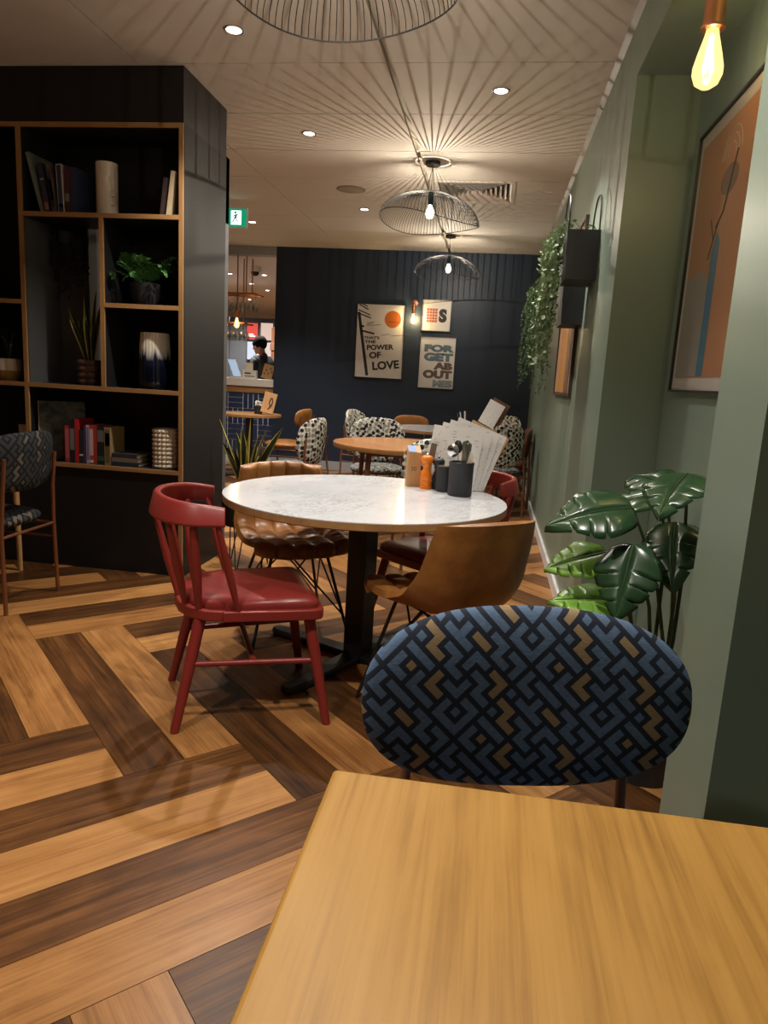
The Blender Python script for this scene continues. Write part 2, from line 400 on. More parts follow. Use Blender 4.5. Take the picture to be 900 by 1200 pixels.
# ------------------------------------------------------------------ floor with herringbone planks
ZX0, ZX1, ZY0, ZY1 = -4.3, 0.75, 0.2, 9.30
mb = MB()
mb.box(-7.0, 1.0, -2.5, 18.5, -0.10, -0.013)
mb.mi = 1
mb.box(-7.0, ZX0, -2.5, 18.5, -0.013, 0.0); mb.box(ZX1, 1.0, -2.5, 18.5, -0.013, 0.0)
mb.box(ZX0, ZX1, -2.5, ZY0, -0.013, 0.0); mb.box(ZX0, ZX1, ZY1, 18.5, -0.013, 0.0)
floor = tag(mb.build('floor', [M['subfloor'], M['floor_far']], smooth=False), kind='structure')
PW, PL = 0.1945, 1.31; PG = 0.0009
S2 = math.sqrt(0.5)
def clip_poly(poly):
    for ax, val, keep in ((0, ZX0, 1), (0, ZX1, -1), (1, ZY0, 1), (1, ZY1, -1)):
        out = []
        for i in range(len(poly)):
            a, b = poly[i], poly[(i+1) % len(poly)]
            ia, ib = (a[ax]-val)*keep >= 0, (b[ax]-val)*keep >= 0
            if ia: out.append(a)
            if ia != ib:
                t = (val-a[ax])/(b[ax]-a[ax]); out.append((a[0]+(b[0]-a[0])*t, a[1]+(b[1]-a[1])*t))
        poly = out
        if len(poly) < 3: return []
    return poly
plank_mesh = {}
def plank(u0, u1, v0, v1, along, dark):
    uc, vc = (u0+u1)/2, (v0+v1)/2
    cx, cy = (uc-vc)*S2, (uc+vc)*S2
    ang = PI/4 if along == 'u' else 3*PI/4
    ca, sa = math.cos(ang), math.sin(ang)
    hl, hw = PL/2-PG, PW/2-PG
    loc = [(-hl,-hw),(hl,-hw),(hl,hw),(-hl,hw)]
    wp = [(cx+x*ca-y*sa, cy+x*sa+y*ca) for x, y in loc]
    cp = clip_poly(wp)
    if not cp: return
    mat = M['plank_dark'] if dark else M['plank_light']
    full = len(cp) == 4 and all(abs(a[0]-b[0])+abs(a[1]-b[1]) < 1e-6 for a, b in zip(cp, wp))
    if full and dark in plank_mesh: me = plank_mesh[dark]
    else:
        lp = [((x-cx)*ca+(y-cy)*sa, -(x-cx)*sa+(y-cy)*ca) for x, y in cp]
        me = MB().prism(lp, -0.0125, 0.0).mesh('plank', mat, smooth=False)
        if full: plank_mesh[dark] = me
    o = bpy.data.objects.new('plank', me); COL.objects.link(o); o.parent = floor; o.location = (cx, cy, 0); o.rotation_euler = (0,0,ang)
U0, V0, W2 = 0.60, 2.045, 2*PW
for r in range(-4, 8):
    for k in range(-40, 40):
        ub, vb = U0+k*W2+r*PL, V0-k*W2+r*PL
        plank(ub, ub+PW, vb, vb+PL, 'v', True); plank(ub+PW, ub+W2, vb, vb+PL, 'v', False)
        plank(ub-PL, ub, vb+PW, vb+W2, 'u', True); plank(ub-PL, ub, vb, vb+PW, 'u', False)

# ------------------------------------------------------------------ ceiling of large panels
mb = MB(); mb.box(-7.0, 1.0, -2.5, 9.23, CEIL+0.045, CEIL+0.15)
ceiling = tag(mb.build('ceiling', M['ceil_slab'], smooth=False), kind='structure')
xs = [-7.0, -6.065, -4.71, -3.355, -2.0, -0.645, 0.484]; ys = [3.91+0.7065*k for k in range(-9, 8)] + [9.225]
for i in range(len(xs)-1):
    ga = 0.017 if abs(xs[i]+0.645) < 1e-6 else 0.004; gb = 0.017 if abs(xs[i+1]+0.645) < 1e-6 else 0.004
    shared = {}
    for j in range(len(ys)-1):
        d = round(ys[j+1]-ys[j], 3)
        if d not in shared:
            wx = (xs[i+1]-gb)-(xs[i]+ga)
            shared[d] = MB().box(0, wx, 0.004, d-0.004, 0, 0.018).mesh('ceiling_panel', M['ceil'], smooth=False)
        me = shared[d]
        if i == 5 and ys[j] < 6.38 < ys[j+1]:      # the panel that carries the vent
            hx0, hx1, hy0, hy1 = -0.262-0.297-xs[i]-ga, -0.262+0.297-xs[i]-ga, 6.38-0.297-ys[j], 6.38+0.297-ys[j]
            wx = (xs[i+1]-gb)-(xs[i]+ga); q = MB()
            q.box(0,wx,0.004,hy0,0,0.018); q.box(0,wx,hy1,d-0.004,0,0.018); q.box(0,hx0,hy0,hy1,0,0.018); q.box(hx1,wx,hy0,hy1,0,0.018)
            me = q.mesh('ceiling_panel', M['ceil'], smooth=False)
        o = bpy.data.objects.new('ceiling_panel', me); COL.objects.link(o); o.parent = ceiling; o.location = (xs[i]+ga, ys[j], CEIL)
mb = MB(); mb.prism([(0.468,CEIL),(0.49,CEIL-0.03),(0.49,CEIL+0.045),(0.484,CEIL+0.045)], -9.23, 2.5, Matrix(((1,0,0,0),(0,0,-1,0),(0,1,0,0),(0,0,0,1))))
tag(mb.build('trim_1', M['cornice'], smooth=False), kind='structure')

# ------------------------------------------------------------------ right wall with its two niches
NT_, NB = 2.535, 0.755       # niche soffit height, niche back
mb = MB()
mb.box(0.49, 0.95, 3.33, 9.23, 0, CEIL+0.045)                 # main wall
mb.box(NB, 0.95, -2.5, 3.33, 0, CEIL+0.045)                   # niche backs
mb.box(0.49, NB, 1.37, 1.66, 0, NT_)                          # pier between the niches
mb.box(0.49, NB, -2.5, 3.33, NT_, CEIL+0.045)                 # lintel
mb.box(0.49, NB, -2.5, -0.2, 0, NT_)
tag(mb.build('wall_right', M['green'], smooth=False), kind='structure')
mb = MB(); mb.box(0.472, 0.49, 3.33, 9.215, 0, 0.085)
tag(mb.build('baseboard_right', M['skirting'], smooth=False, bevel=0.003), kind='structure')
# ------------------------------------------------------------------ back wall and the bar room beyond it
mb = MB(); mb.box(-2.855, 0.49, 9.23, 9.40, 0, CEIL+0.045)
tag(mb.build('wall_back', M['navy'], smooth=False), kind='structure')
mb = MB(); mb.box(-2.86, 0.472, 9.212, 9.23, 0, 0.12)
tag(mb.build('baseboard_back', M['skirting_grey'], smooth=False, bevel=0.003), kind='structure')
mb = MB(); mb.box(-7.0, -2.855, 9.23, 9.40, 2.715, CEIL+0.045)
tag(mb.build('trim_2', flat('bulkhead_grey_paint', (0.30,0.31,0.32), 0.5), smooth=False), kind='structure')
mb = MB(); mb.box(-7.0, 1.0, 9.40, 18.5, 2.72, 2.90)
tag(mb.build('ceiling_bar', M['offwhite'], smooth=False), kind='structure')
mb = MB(); mb.box(-7.0, 1.0, 18.4, 18.5, 0, 2.72)
tag(mb.build('wall_bar_rear', M['offwhite'], smooth=False), kind='structure')
mb = MB(); mb.box(-7.0, -2.6, 12.0, 12.12, 0, 2.125); mb.box(-4.62, -4.50, 11.94, 12.0, 0, 2.125)
tag(mb.build('wall_bar', M['charcoal'], smooth=False), kind='structure')
mb = MB(); mb.box(-7.1, -7.0, -2.5, 18.5, 0, CEIL+0.045)
tag(mb.build('wall_left', M['offwhite'], smooth=False), kind='structure')
mb = MB(); mb.box(-7.0, 1.0, -2.6, -2.5, 0, CEIL+0.045)
tag(mb.build('wall_front', M['navy'], smooth=False), kind='structure')
mb = MB(); mb.box(0.9, 1.0, 9.4, 18.5, 0, 2.72)
tag(mb.build('wall_bar_side', M['charcoal'], smooth=False), kind='structure')

# ------------------------------------------------------------------ ceiling fittings
def spot(name, loc, power, color, size=112, blend=0.75, rad=0.03, parent=None):
    ld = bpy.data.lights.new(name, 'SPOT'); ld.energy = power; ld.color = color; ld.spot_size = math.radians(size); ld.spot_blend = blend; ld.shadow_soft_size = rad
    o = bpy.data.objects.new(name, ld); COL.objects.link(o); o.location = loc
    if parent: o.parent = parent
    return o
dl_meshes = []
def downlight(x, y, label, z=CEIL, power=None, group='recessed ceiling downlights'):
    t = thing('downlight', label, 'downlight', (x, y, z), 0, group)
    if not dl_meshes:
        a = MB(); a.lathe([(0.036,0.004),(0.036,-0.004),(0.046,-0.006),(0.05,-0.003),(0.05,0.0)], 24)
        dl_meshes.append(a.mesh('trim_ring', M['chrome']))
        b = MB(); b.lathe([(0.0,-0.002),(0.02,-0.0035),(0.037,-0.001),(0.037,0.003)], 24)
        dl_meshes.append(b.mesh('lens', M['lens']))
    for nm, me in zip(('trim_ring', 'lens'), dl_meshes):
        o = bpy.data.objects.new(nm, me); COL.objects.link(o); o.parent = t
    spot('lamp', (0,0,-0.02), DOWN_W if power is None else power, DOWN_C, parent=t)
    return t
downlight(-1.335, 3.55, 'white recessed ceiling downlight beside the large wire pendant, above the red chair')
downlight(-0.08, 4.26, 'white recessed ceiling downlight by the sage green wall')
downlight(-1.335, 4.97, 'white recessed ceiling downlight between bookshelf end and second wire pendant')
downlight(-1.335, 7.08, 'white recessed ceiling downlight beyond the round ceiling speaker')
downlight(-2.69, 7.79, 'white recessed ceiling downlight just behind the green exit sign')
for x, y, l in ((-0.08, 1.43, 'above the ash table'), (-1.335, 0.72, 'above the open herringbone floor'), (-2.69, -0.7, 'near the front wall'), (-4.05, 5.6, 'behind the bookshelf'), (-2.69, 6.37, 'between bookshelf and exit sign')):
    downlight(x, y, 'white recessed ceiling downlight '+l)
for x, y, l in ((-4.2,11.15,'bar room ceiling downlight left of the camera dome'),(-3.64,11.15,'bar room ceiling downlight right of the camera dome'),(-4.24,12.3,'small bar room downlight above the partition'),(-4.24,13.2,'bar room downlight beyond the partition'),(-5.2,15.0,'bar room downlight near its rear wall')):
    downlight(x, y, l, 2.72, 320, 'bar room downlights')

def pendant(x, y, label):
    t = thing('pendant_lamp', label, 'pendant lamp', (x, y, CEIL), 0.0, 'black wire pendant lamps')
    MB().lathe([(0.0,-0.025),(0.055,-0.025),(0.055,0.0)], 24).build('ceiling_rose', M['black_matte'], t)
    MB().cyl((0,0,-0.025), (0,0,-0.26), 0.003, n=6).build('cable', M['black_matte'], t)
    MB().lathe([(0.005,-0.20),(0.02,-0.205),(0.022,-0.235),(0.018,-0.30),(0.0,-0.30)], 16).build('lamp_holder', flat('teal_lamp_holder', (0.02,0.05,0.06), 0.4), t)
    b = MB(); b.lathe([(0.012,-0.295),(0.016,-0.31),(0.029,-0.34),(0.031,-0.36),(0.024,-0.385),(0.0,-0.395)], 16)
    bulb = b.build('bulb', M['bulb'], t)
    f = MB(); f.tube([(0.004,0,-0.315),(0.006,0,-0.345),(0,0.006,-0.365),(-0.006,0,-0.345),(-0.004,0,-0.315)], 0.0015, 5).build('filament', M['filament'], bulb)
    # wire shade: radial wires from a collar to a wavy rim
    def wp(q, s):
        R = 0.055+(0.365-0.055)*math.sin(s*PI/2)**0.92
        zr = -0.425+0.028*math.cos(2*(q-0.7))-0.02*math.cos(q-0.2)
        z = -0.215+(zr+0.215)*(1-math.cos(s*PI/2))**0.82
        k = 1.0+0.04*math.cos(2*(q-0.7))*s
        return (R*k*math.cos(q), R*k*math.sin(q), z)
    s = MB(); n = 92
    for i in range(n):
        q = 2*PI*i/n
        s.tube([wp(q, j/9) for j in range(10)], 0.0017, 4, cap=False)
    sh = s.build('wire_shade', M['wire'], t, smooth=False)
    r = MB(); r.tube([wp(2*PI*i/64, 1.0) for i in range(64)], 0.0028, 6, closed=True); r.tube([wp(2*PI*i/24, 0.0) for i in range(24)], 0.003, 6, closed=True)
    r.build('rim', M['black_metal'], sh)
    ld = bpy.data.lights.new('lamp', 'POINT'); ld.energy = PEND_W; ld.color = PEND_C; ld.shadow_soft_size = 0.002
    o = bpy.data.objects.new('lamp', ld); COL.objects.link(o); o.parent = t; o.location = (0,0,-0.352)
pendant(-0.555, 2.30, 'large black wire pendant lamp above the marble table')
pendant(-0.555, 5.56, 'black wire dome pendant lamp hanging next to the ceiling vent')
pendant(-0.575, 8.21, 'black wire dome pendant lamp hanging nearest the navy wall')

t = thing('ceiling_vent', 'square louvred metal ceiling vent beside the second wire pendant', 'vent', (-0.262, 6.38, CEIL))
for k in range(7):
    a = 0.295-0.040*k; b = a-0.030; z0, z1 = -0.004, 0.030
    for q in range(4):
        c, s_ = math.cos(q*PI/2), math.sin(q*PI/2)
        def P(u, v, z): return (u*c-v*s_, u*s_+v*c, z)
        L = MB(); L.add([P(-a,-a,z0), P(a,-a,z0), P(b,-b,z1), P(-b,-b,z1), P(-a,-a,z0+0.002), P(a,-a,z0+0.002), P(b,-b,z1+0.002), P(-b,-b,z1+0.002)], [(0,1,2,3),(7,6,5,4),(0,4,5,1),(2,6,7,3),(1,5,6,2),(0,3,7,4)])
        L.build('louvre', M['louvre'], t, smooth=False)
MB().box(-0.30,0.30,-0.30,0.30,0.040,0.0445).build('vent_back', M['black_matte'], t, smooth=False)
mb = MB()
for x0,x1,y0,y1 in ((-0.325,0.325,-0.325,-0.296),(-0.325,0.325,0.296,0.325),(-0.325,-0.296,-0.296,0.296),(0.296,0.325,-0.296,0.296)): mb.box(x0,x1,y0,y1,-0.006,0.0)
mb.build('frame', M['ceil'], t, smooth=False)
t = thing('ceiling_speaker', 'round flush beige speaker grille in the ceiling', 'speaker', (-1.325, 6.37, CEIL))
MB().lathe([(0.125,0.0),(0.125,-0.004),(0.115,-0.007)], 32).build('bezel', M['cornice'], t)
MB().lathe([(0.113,-0.002),(0.113,-0.007),(0.05,-0.010),(0.0,-0.011)], 32).build('grille', flat('speaker_grille', (0.34,0.285,0.23), 0.6), t)

t = thing('exit_sign', 'illuminated green running man exit sign hung from the ceiling', 'exit sign', (-2.60, 6.85, 2.57))
MB().box(-0.19,0.19,-0.012,0.012,0.0,0.19).build('housing', M['white_plastic'], t, bevel=0.003)
MB().box(-0.18,0.18,-0.0145,-0.012,0.012,0.172).build('green_panel', emit('exit_green', (0.0,0.25,0.12), 1.2), t, smooth=False)
for x in (-0.12,0.12): MB().cyl((x,0,0.19),(x,0,0.25),0.004,n=8).build('suspension_rod', M['chrome'], t)
MX = Matrix(((1,0,0,0),(0,0,1,-0.0148),(0,1,0,0.0),(0,0,0,1)))
wh = emit('exit_white', (0.9,1.0,0.95), 2.2)
mb = MB(); mb.prism([(0.03,0.03),(0.13,0.03),(0.13,0.155),(0.03,0.155)], -0.0012, 0, MX); mb.build('doorway', wh, t, smooth=False)
gr = emit('exit_dark_green', (0.0,0.10,0.05), 1.0)
MX2 = Matrix(((1,0,0,0.03),(0,0,1,-0.0162),(0,1,0,0.0),(0,0,0,1)))
mb = MB()
mb.prism([(0.043+0.011*math.cos(a*PI/6), 0.138+0.011*math.sin(a*PI/6)) for a in range(12)], -0.001, 0, MX2)
for poly in ([(0.030,0.085),(0.050,0.080),(0.062,0.120),(0.045,0.126)], [(0.058,0.122),(0.080,0.105),(0.084,0.112),(0.062,0.126)], [(0.047,0.122),(0.024,0.112),(0.018,0.092),(0.026,0.092),(0.031,0.106),(0.049,0.112)],
             [(0.030,0.088),(0.040,0.084),(0.022,0.050),(0.002,0.046),(0.002,0.054),(0.016,0.058)], [(0.040,0.086),(0.052,0.082),(0.068,0.064),(0.066,0.036),(0.057,0.036),(0.058,0.060)]):
    mb.prism(poly, -0.001, 0, MX2)
mb.build('running_figure', gr, t, smooth=False)
mb = MB(); mb.prism([(0.005,0.082),(0.005,0.105),(-0.08,0.105),(-0.08,0.13),(-0.13,0.0935),(-0.08,0.057),(-0.08,0.082)], -0.0012, 0, MX); mb.build('arrow', wh, t, smooth=False)
# ------------------------------------------------------------------ bookshelf
BY, BD = 3.93, 0.34       # front plane, inner depth
RX = -1.765               # centre of the right edge strip
t = thing('bookshelf', 'tall black built-in bookshelf with oak front edges', 'bookshelf', (0,0,0))
MB().box(-3.75, -1.752, BY, BY+0.63, 2.538, CEIL-0.001).build('top_panel', M['black_board'], t, smooth=False)
pl_ = MB().box(-3.75, -1.78, BY+0.006, BY+0.05, 0.0, 0.617).build('plinth_panel', M['black_board'], t, smooth=False)
MB().box(-1.79, -1.75, BY+0.012, BY+0.63, 0.0, 2.538).build('side_panel', M['black_side'], t, smooth=False)
mb = MB()
for x0, x1, z0, z1 in ((-3.75,-2.742,0.617,2.538), (-2.742,-1.79,2.067,2.538), (-2.228,-1.79,1.107,2.043), (-2.742,-1.79,0.617,1.083)):
    b = MB().box(x0, x1, BY+BD, BY+BD+0.012, z0, z1).build('back_panel', M['black_board'], t, smooth=False)
E_ = 0.0125
def board(x0, x1, z):
    o = MB().box(x0, x1, BY+0.01, BY+BD, z-E_, z+E_).build('shelf', M['black_board'], t, smooth=False)
    MB().box(x0, x1, BY-0.004, BY+0.01, z-E_, z+E_).build('edge_strip', M['oak'], o, smooth=False, bevel=0.001)
def upright(x, z0, z1, back=BD):
    o = MB().box(x-E_, x+E_, BY+0.01, BY+back, z0, z1).build('upright', M['black_board'], t, smooth=False)
    MB().box(x-E_, x+E_, BY-0.004, BY+0.01, z0, z1).build('edge_strip', M['oakz'], o, smooth=False, bevel=0.001)
board(-3.75, RX-E_, 2.525)
upright(-2.73, 0.6425, 2.5125)
o = MB().box(RX-E_, RX+0.006, BY+0.0105, BY+0.0118, 0.0, 2.5375).build('upright', M['black_board'], t, smooth=False)
MB().box(RX-E_, RX+E_, BY-0.004, BY+0.01, 0.0, 2.5375).build('edge_strip', M['oakz'], o, smooth=False, bevel=0.001)
board(-2.7175, RX-E_, 2.055); board(-3.75, -2.7425, 1.57); board(-3.75, -2.7425, 1.095)
board(-2.7175, RX-E_, 1.095); board(-2.2275, RX-E_, 1.57); board(-3.75, RX-E_, 0.63)
upright(-2.24, 1.1075, 2.0425); upright(-3.23, 1.1075, 2.5125)
MB().box(-2.7175, -2.525, BY+BD, BY+BD+0.012, 1.1075, 2.0425).build('grey_back_panel', M['grey_wall'], t, smooth=False)
MB().box(-2.7173, -2.714, BY+0.012, BY+BD, 1.1077, 2.0423).build('grey_lining', M['grey_wall'], t, smooth=False)
# dark divider behind the shelf, with a narrow gap
mb = MB(); mb.box(-3.75, -2.70, 4.575, 4.72, 0, 2.58); mb.box(-2.60, -1.79, 4.575, 4.72, 0, 2.58); mb.box(-3.75, -1.79, 4.575, 4.72, 2.18, 2.58)
tag(mb.build('wall_divider', M['grey_wall'], smooth=False), kind='structure')

# books
BK = 0
def book(x, z, w, h, d, col, lean, label, grp, page=(0.55,0.48,0.38), band=None, y=BY+0.03, cat='book'):
    """upright book, spine to the room; lean in radians, top towards -x when positive"""
    b = thing('book', label, cat, (x, y, z+max(0.0, w*math.sin(-lean))+0.0002), 0, grp); b.rotation_euler = (0, -lean, 0)
    m = flat('book_cover', col, 0.45, 0, 0.2)
    mb = MB(); mb.box(0,0.003,0,d,0,h); mb.box(w-0.003,w,0,d,0,h); mb.box(0.003,w-0.003,0,0.003,0,h); mb.build('cover', m, b, smooth=False)
    MB().box(0.003,w-0.003,0.003,d-0.004,0.004,h-0.004).build('page_block', flat('book_pages', page, 0.8), b, smooth=False)
    if band:
        for z0, z1, c in band:
            MB().box(0.0035,w-0.0035,-0.0006,0.0,z0*h,z1*h).build('spine_print', flat('spine_print', c, 0.5), b, smooth=False)
    return b
zt = 2.0680
G1 = 'books on the top shelf'
book(-2.624, zt, 0.022, 0.33, 0.23, (0.16,0.185,0.17), 0.26, 'tall grey-green book leaning at the left end of the top shelf', G1)
book(-2.597, zt, 0.030, 0.265, 0.18, (0.035,0.035,0.075), 0.16, 'dark navy book with pale band leaning next to the grey-green book', G1, band=((0.66,0.69,(0.5,0.5,0.5)),(0.05,0.2,(0.35,0.14,0.12))))
book(-2.552, zt, 0.024, 0.255, 0.18, (0.10,0.07,0.065), 0.13, 'brown book with light scrawled spine on the top shelf', G1, band=((0.1,0.9,(0.03,0.025,0.03)),(0.25,0.7,(0.40,0.36,0.30))))
book(-2.512, zt, 0.034, 0.26, 0.18, (0.60,0.55,0.47), 0.05, 'cream book with dark blue spine on the top shelf', G1, band=((0.02,0.98,(0.03,0.035,0.09)),(0.12,0.18,(0.5,0.5,0.5))))
book(-2.473, zt, 0.030, 0.25, 0.19, (0.075,0.02,0.022), 0.0, 'dark maroon hardback on the top shelf', G1, band=((0.25,0.42,(0.22,0.2,0.16)),))
book(-2.440, zt, 0.036, 0.245, 0.19, (0.025,0.035,0.075), 0.0, 'blue hardback at the right end of the leaning row', G1)
book(-1.905, zt, 0.020, 0.20, 0.16, (0.055,0.035,0.035), -0.12, 'dark book beside the cream book at the right of the top shelf', G1)
book(-1.868, zt, 0.026, 0.235, 0.17, (0.55,0.42,0.27), -0.13, 'cream book leaning against the shelf side on the top shelf', G1)
# face vase
t = thing('face_vase', 'tall cream ceramic vase with a sculpted face on the top shelf', 'vase', (-2.255, BY+0.10, zt))
def fv(r, z, q):
    a = (q + PI/6 + PI) % (2*PI) - PI
    b = 0.0
    zz = z/0.285
    if 0.42 < zz < 0.92: b += 0.014*math.exp(-(a/0.13)**2)*(1.0 if zz < 0.6 else 0.55)
    if 0.36 < zz < 0.45: b += 0.016*math.exp(-(a/0.22)**2)
    b += 0.010*math.exp(-(a/0.26)**2)*math.exp(-((zz-0.27)/0.022)**2) + 0.010*math.exp(-(a/0.24)**2)*math.exp(-((zz-0.21)/0.022)**2)
    b -= 0.006*math.exp(-((abs(a)-0.42)/0.18)**2)*math.exp(-((zz-0.66)/0.07)**2)
    return r+b if r > 0.05 else r
prof = [(0.0,0.0)] + [(0.060, 0.285*i/44) for i in range(45)] + [(0.054,0.285),(0.052,0.24),(0.0,0.23)]
MB().lathe(prof, 72, fn=fv).build('body', M['white_ceramic'], t)
# fern
t = thing('potted_fern', 'green fern in a dark woven pot on the right shelf', 'plant', (-2.055, BY+0.16, 1.583))
MB().lathe([(0.0,0),(0.062,0),(0.085,0.06),(0.092,0.13),(0.084,0.13),(0.078,0.11),(0.0,0.11)], 24, fn=lambda r,z,q: r+(0.003*math.sin(q*24)*math.sin(z*260) if r > 0.05 else 0)).build('pot', flat('dark_woven_pot', (0.02,0.02,0.02), 0.7, 0, 0.3, 0.3, 0.3), t)
mb = MB(); rnd = random.Random(3)
for i in range(34):
    q = 2*PI*i/34*2.6+rnd.uniform(-0.2,0.2); L = rnd.uniform(0.20,0.33); up = rnd.uniform(0.75,1.4)
    pts = []
    for k in range(15):
        s = k/14; r = L*math.sin(min(1.0,s)*1.2)*0.95*math.cos(up*0.35); z = 0.11+L*(math.sin(up)*1.25*s-0.75*s*s*(1.5-up*0.6))
        x, y = r*math.cos(q), r*math.sin(q)
        if y < -0.13: y = -0.13+(y+0.13)*0.3
        if y > 0.13: y = 0.13
        pts.append(Vector((max(-0.13,min(x,0.22)), y, max(-0.0, min(z,0.42)))))
    mb.tube(pts, 0.0012, 3, cap=False)
    for k in range(2, 15):
        d = (pts[k]-pts[k-1]); d = d.normalized() if d.length > 1e-5 else Vector((1,0,0))
        sd = d.cross(Vector((0,0,1)))
        if sd.length < 1e-3: sd = Vector((0,1,0))
        sd.normalize(); n = sd.cross(d); ll = 0.036*math.sin(PI*(k/15)**0.7)+0.006
        for sg in (-1,1):
            e = (sd*sg*0.9+d*0.55+n*rnd.uniform(-0.2,0.3))*ll
            mb.add([pts[k]-d*0.004, pts[k]+e*0.5-d*0.006, pts[k]+e, pts[k]+e*0.5+d*0.007], [(0,1,2,3)])
tag(mb.build('fronds', M['fern'], t, smooth=False), kind='stuff')
# ribbed drip-glaze vase
t = thing('glazed_vase', 'ribbed vase with white glaze dripping over dark navy', 'vase', (-1.985, BY+0.13, 1.1082))
def drip():
    m = NT('drip_glaze', (0,0,0), 0.12, 0, 0.6); v = m.obj(); s = m.n('ShaderNodeSeparateXYZ', i_0=v)
    f = m.math('ADD', m.math('MULTIPLY', s.outputs[2], 3.1), m.math('MULTIPLY', m.noise(m.scaled(v,(40,40,4)),1.0,4), 0.42))
    m.col(m.ramp(f, [(0.60,(0.003,0.004,0.010)),(0.76,(0.010,0.013,0.030)),(0.86,(0.38,0.36,0.34)),(0.95,(0.62,0.55,0.44))])); return m.mat
prof = [(0,0),(0.082,0),(0.094,0.03)]+[(0.094-0.012*(i/20)**2, 0.05+0.275*i/20) for i in range(21)]+[(0.076,0.325),(0.072,0.28),(0,0.27)]
MB().lathe(prof, 96, fn=lambda r,z,q: r*(1-0.035*abs(math.cos(q*14))) if r > 0.08 else r).build('body', drip(), t)
# snake plant in brown ringed pot
def snake(t, blades, seed, pot_top, hmax, spread, wid, lean=None):
    rnd = random.Random(seed)
    for i in range(blades):
        q = 2*PI*i/blades*1.0+rnd.uniform(-0.3,0.3); L = hmax*rnd.uniform(0.55,1.0); r0 = rnd.uniform(0.2,0.6)*spread*0.35; out = rnd.uniform(0.1,1.0)*spread
        if lean and i < len(lean): q, L, out = lean[i]
        tw = rnd.uniform(-0.6,0.6); fa = rnd.uniform(0,PI)
        mb = MB(); ns = 12; W = wid*rnd.uniform(0.8,1.15); rows = []
        for k in range(ns+1):
            s = k/ns; c = Vector((math.cos(q)*(r0+out*s**1.4), math.sin(q)*(r0+out*s**1.4), pot_top-0.02+L*s*(1-0.05*s)))
            wv = W*(0.45+0.75*math.sin(min(1,s*1.15)*PI*0.62))*(1-s**4)**0.8 if s < 1 else 0.0006
            a = fa+tw*s; side = Vector((math.cos(a), math.sin(a), 0)); nn = Vector((-math.sin(a), math.cos(a), 0))
            rows.append([c-side*wv+nn*wv*0.25, c-side*wv*0.76, c-nn*wv*0.12, c+side*wv*0.76, c+side*wv+nn*wv*0.25])
        vs = [p for r in rows for p in r]
        for k in range(ns):
            for j in range(4):
                mb.mi = 1 if j in (0,3) else 0
                if j == 0 and k == 0: base = len(mb.v); mb.v += [tuple(p) for p in vs]
                mb.f.append([base+k*5+j, base+k*5+j+1, base+(k+1)*5+j+1, base+(k+1)*5+j]); mb.m.append(mb.mi)
        mb.build('leaf', [M['snake'], M['snake_edge']], t)
t = thing('snake_plant', 'small snake plant in a ringed brown pot in the open compartment', 'plant', (-2.395, BY+0.13, 1.108))
MB().lathe([(0,0)]+[(0.072+0.007*abs(math.sin(z/0.0375*PI)), z) for z in [0.15*i/40 for i in range(41)]]+[(0.066,0.15),(0.064,0.13),(0,0.13)], 28).build('pot', flat('brown_ringed_pot', (0.07,0.03,0.02), 0.5), t)
MB().lathe([(0,0.132),(0.063,0.131)], 20).build('soil', M['soil'], t)
snake(t, 9, 5, 0.15, 0.42, 0.12, 0.018, [(3.0,0.34,0.13),(2.4,0.42,0.07),(1.2,0.45,0.04),(0.2,0.38,0.06)])
# dark strands added where a plant's shadow falls on the grey panel
t = thing('plant_shadow_strands', 'dark hanging strands standing in for a plant shadow in the open compartment', 'plant', (-2.595, 4.16, 1.93))
MB().lathe([(0,0.0),(0.04,0.0),(0.05,0.07),(0.045,0.07),(0.04,0.05),(0,0.05)], 20).build('pot', M['pot_black'], t)  # pot and hanger added to carry the shadow strands
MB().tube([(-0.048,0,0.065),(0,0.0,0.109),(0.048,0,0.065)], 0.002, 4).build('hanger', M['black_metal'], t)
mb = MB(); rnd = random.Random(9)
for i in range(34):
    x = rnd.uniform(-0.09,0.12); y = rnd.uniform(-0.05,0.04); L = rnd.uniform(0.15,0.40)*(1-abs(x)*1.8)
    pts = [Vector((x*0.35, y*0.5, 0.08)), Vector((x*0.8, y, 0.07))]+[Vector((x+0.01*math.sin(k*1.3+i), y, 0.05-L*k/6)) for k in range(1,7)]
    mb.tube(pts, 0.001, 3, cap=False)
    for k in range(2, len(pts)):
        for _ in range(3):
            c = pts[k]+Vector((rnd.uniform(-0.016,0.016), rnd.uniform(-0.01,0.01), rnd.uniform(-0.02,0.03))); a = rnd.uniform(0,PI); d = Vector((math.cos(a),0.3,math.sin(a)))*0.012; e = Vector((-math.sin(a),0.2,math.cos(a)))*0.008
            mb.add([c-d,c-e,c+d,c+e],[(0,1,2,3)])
tag(mb.build('trailing_leaves', M['leaf_shadow'], t, smooth=False), kind='stuff')  # leaf shapes stand in for cast shade here
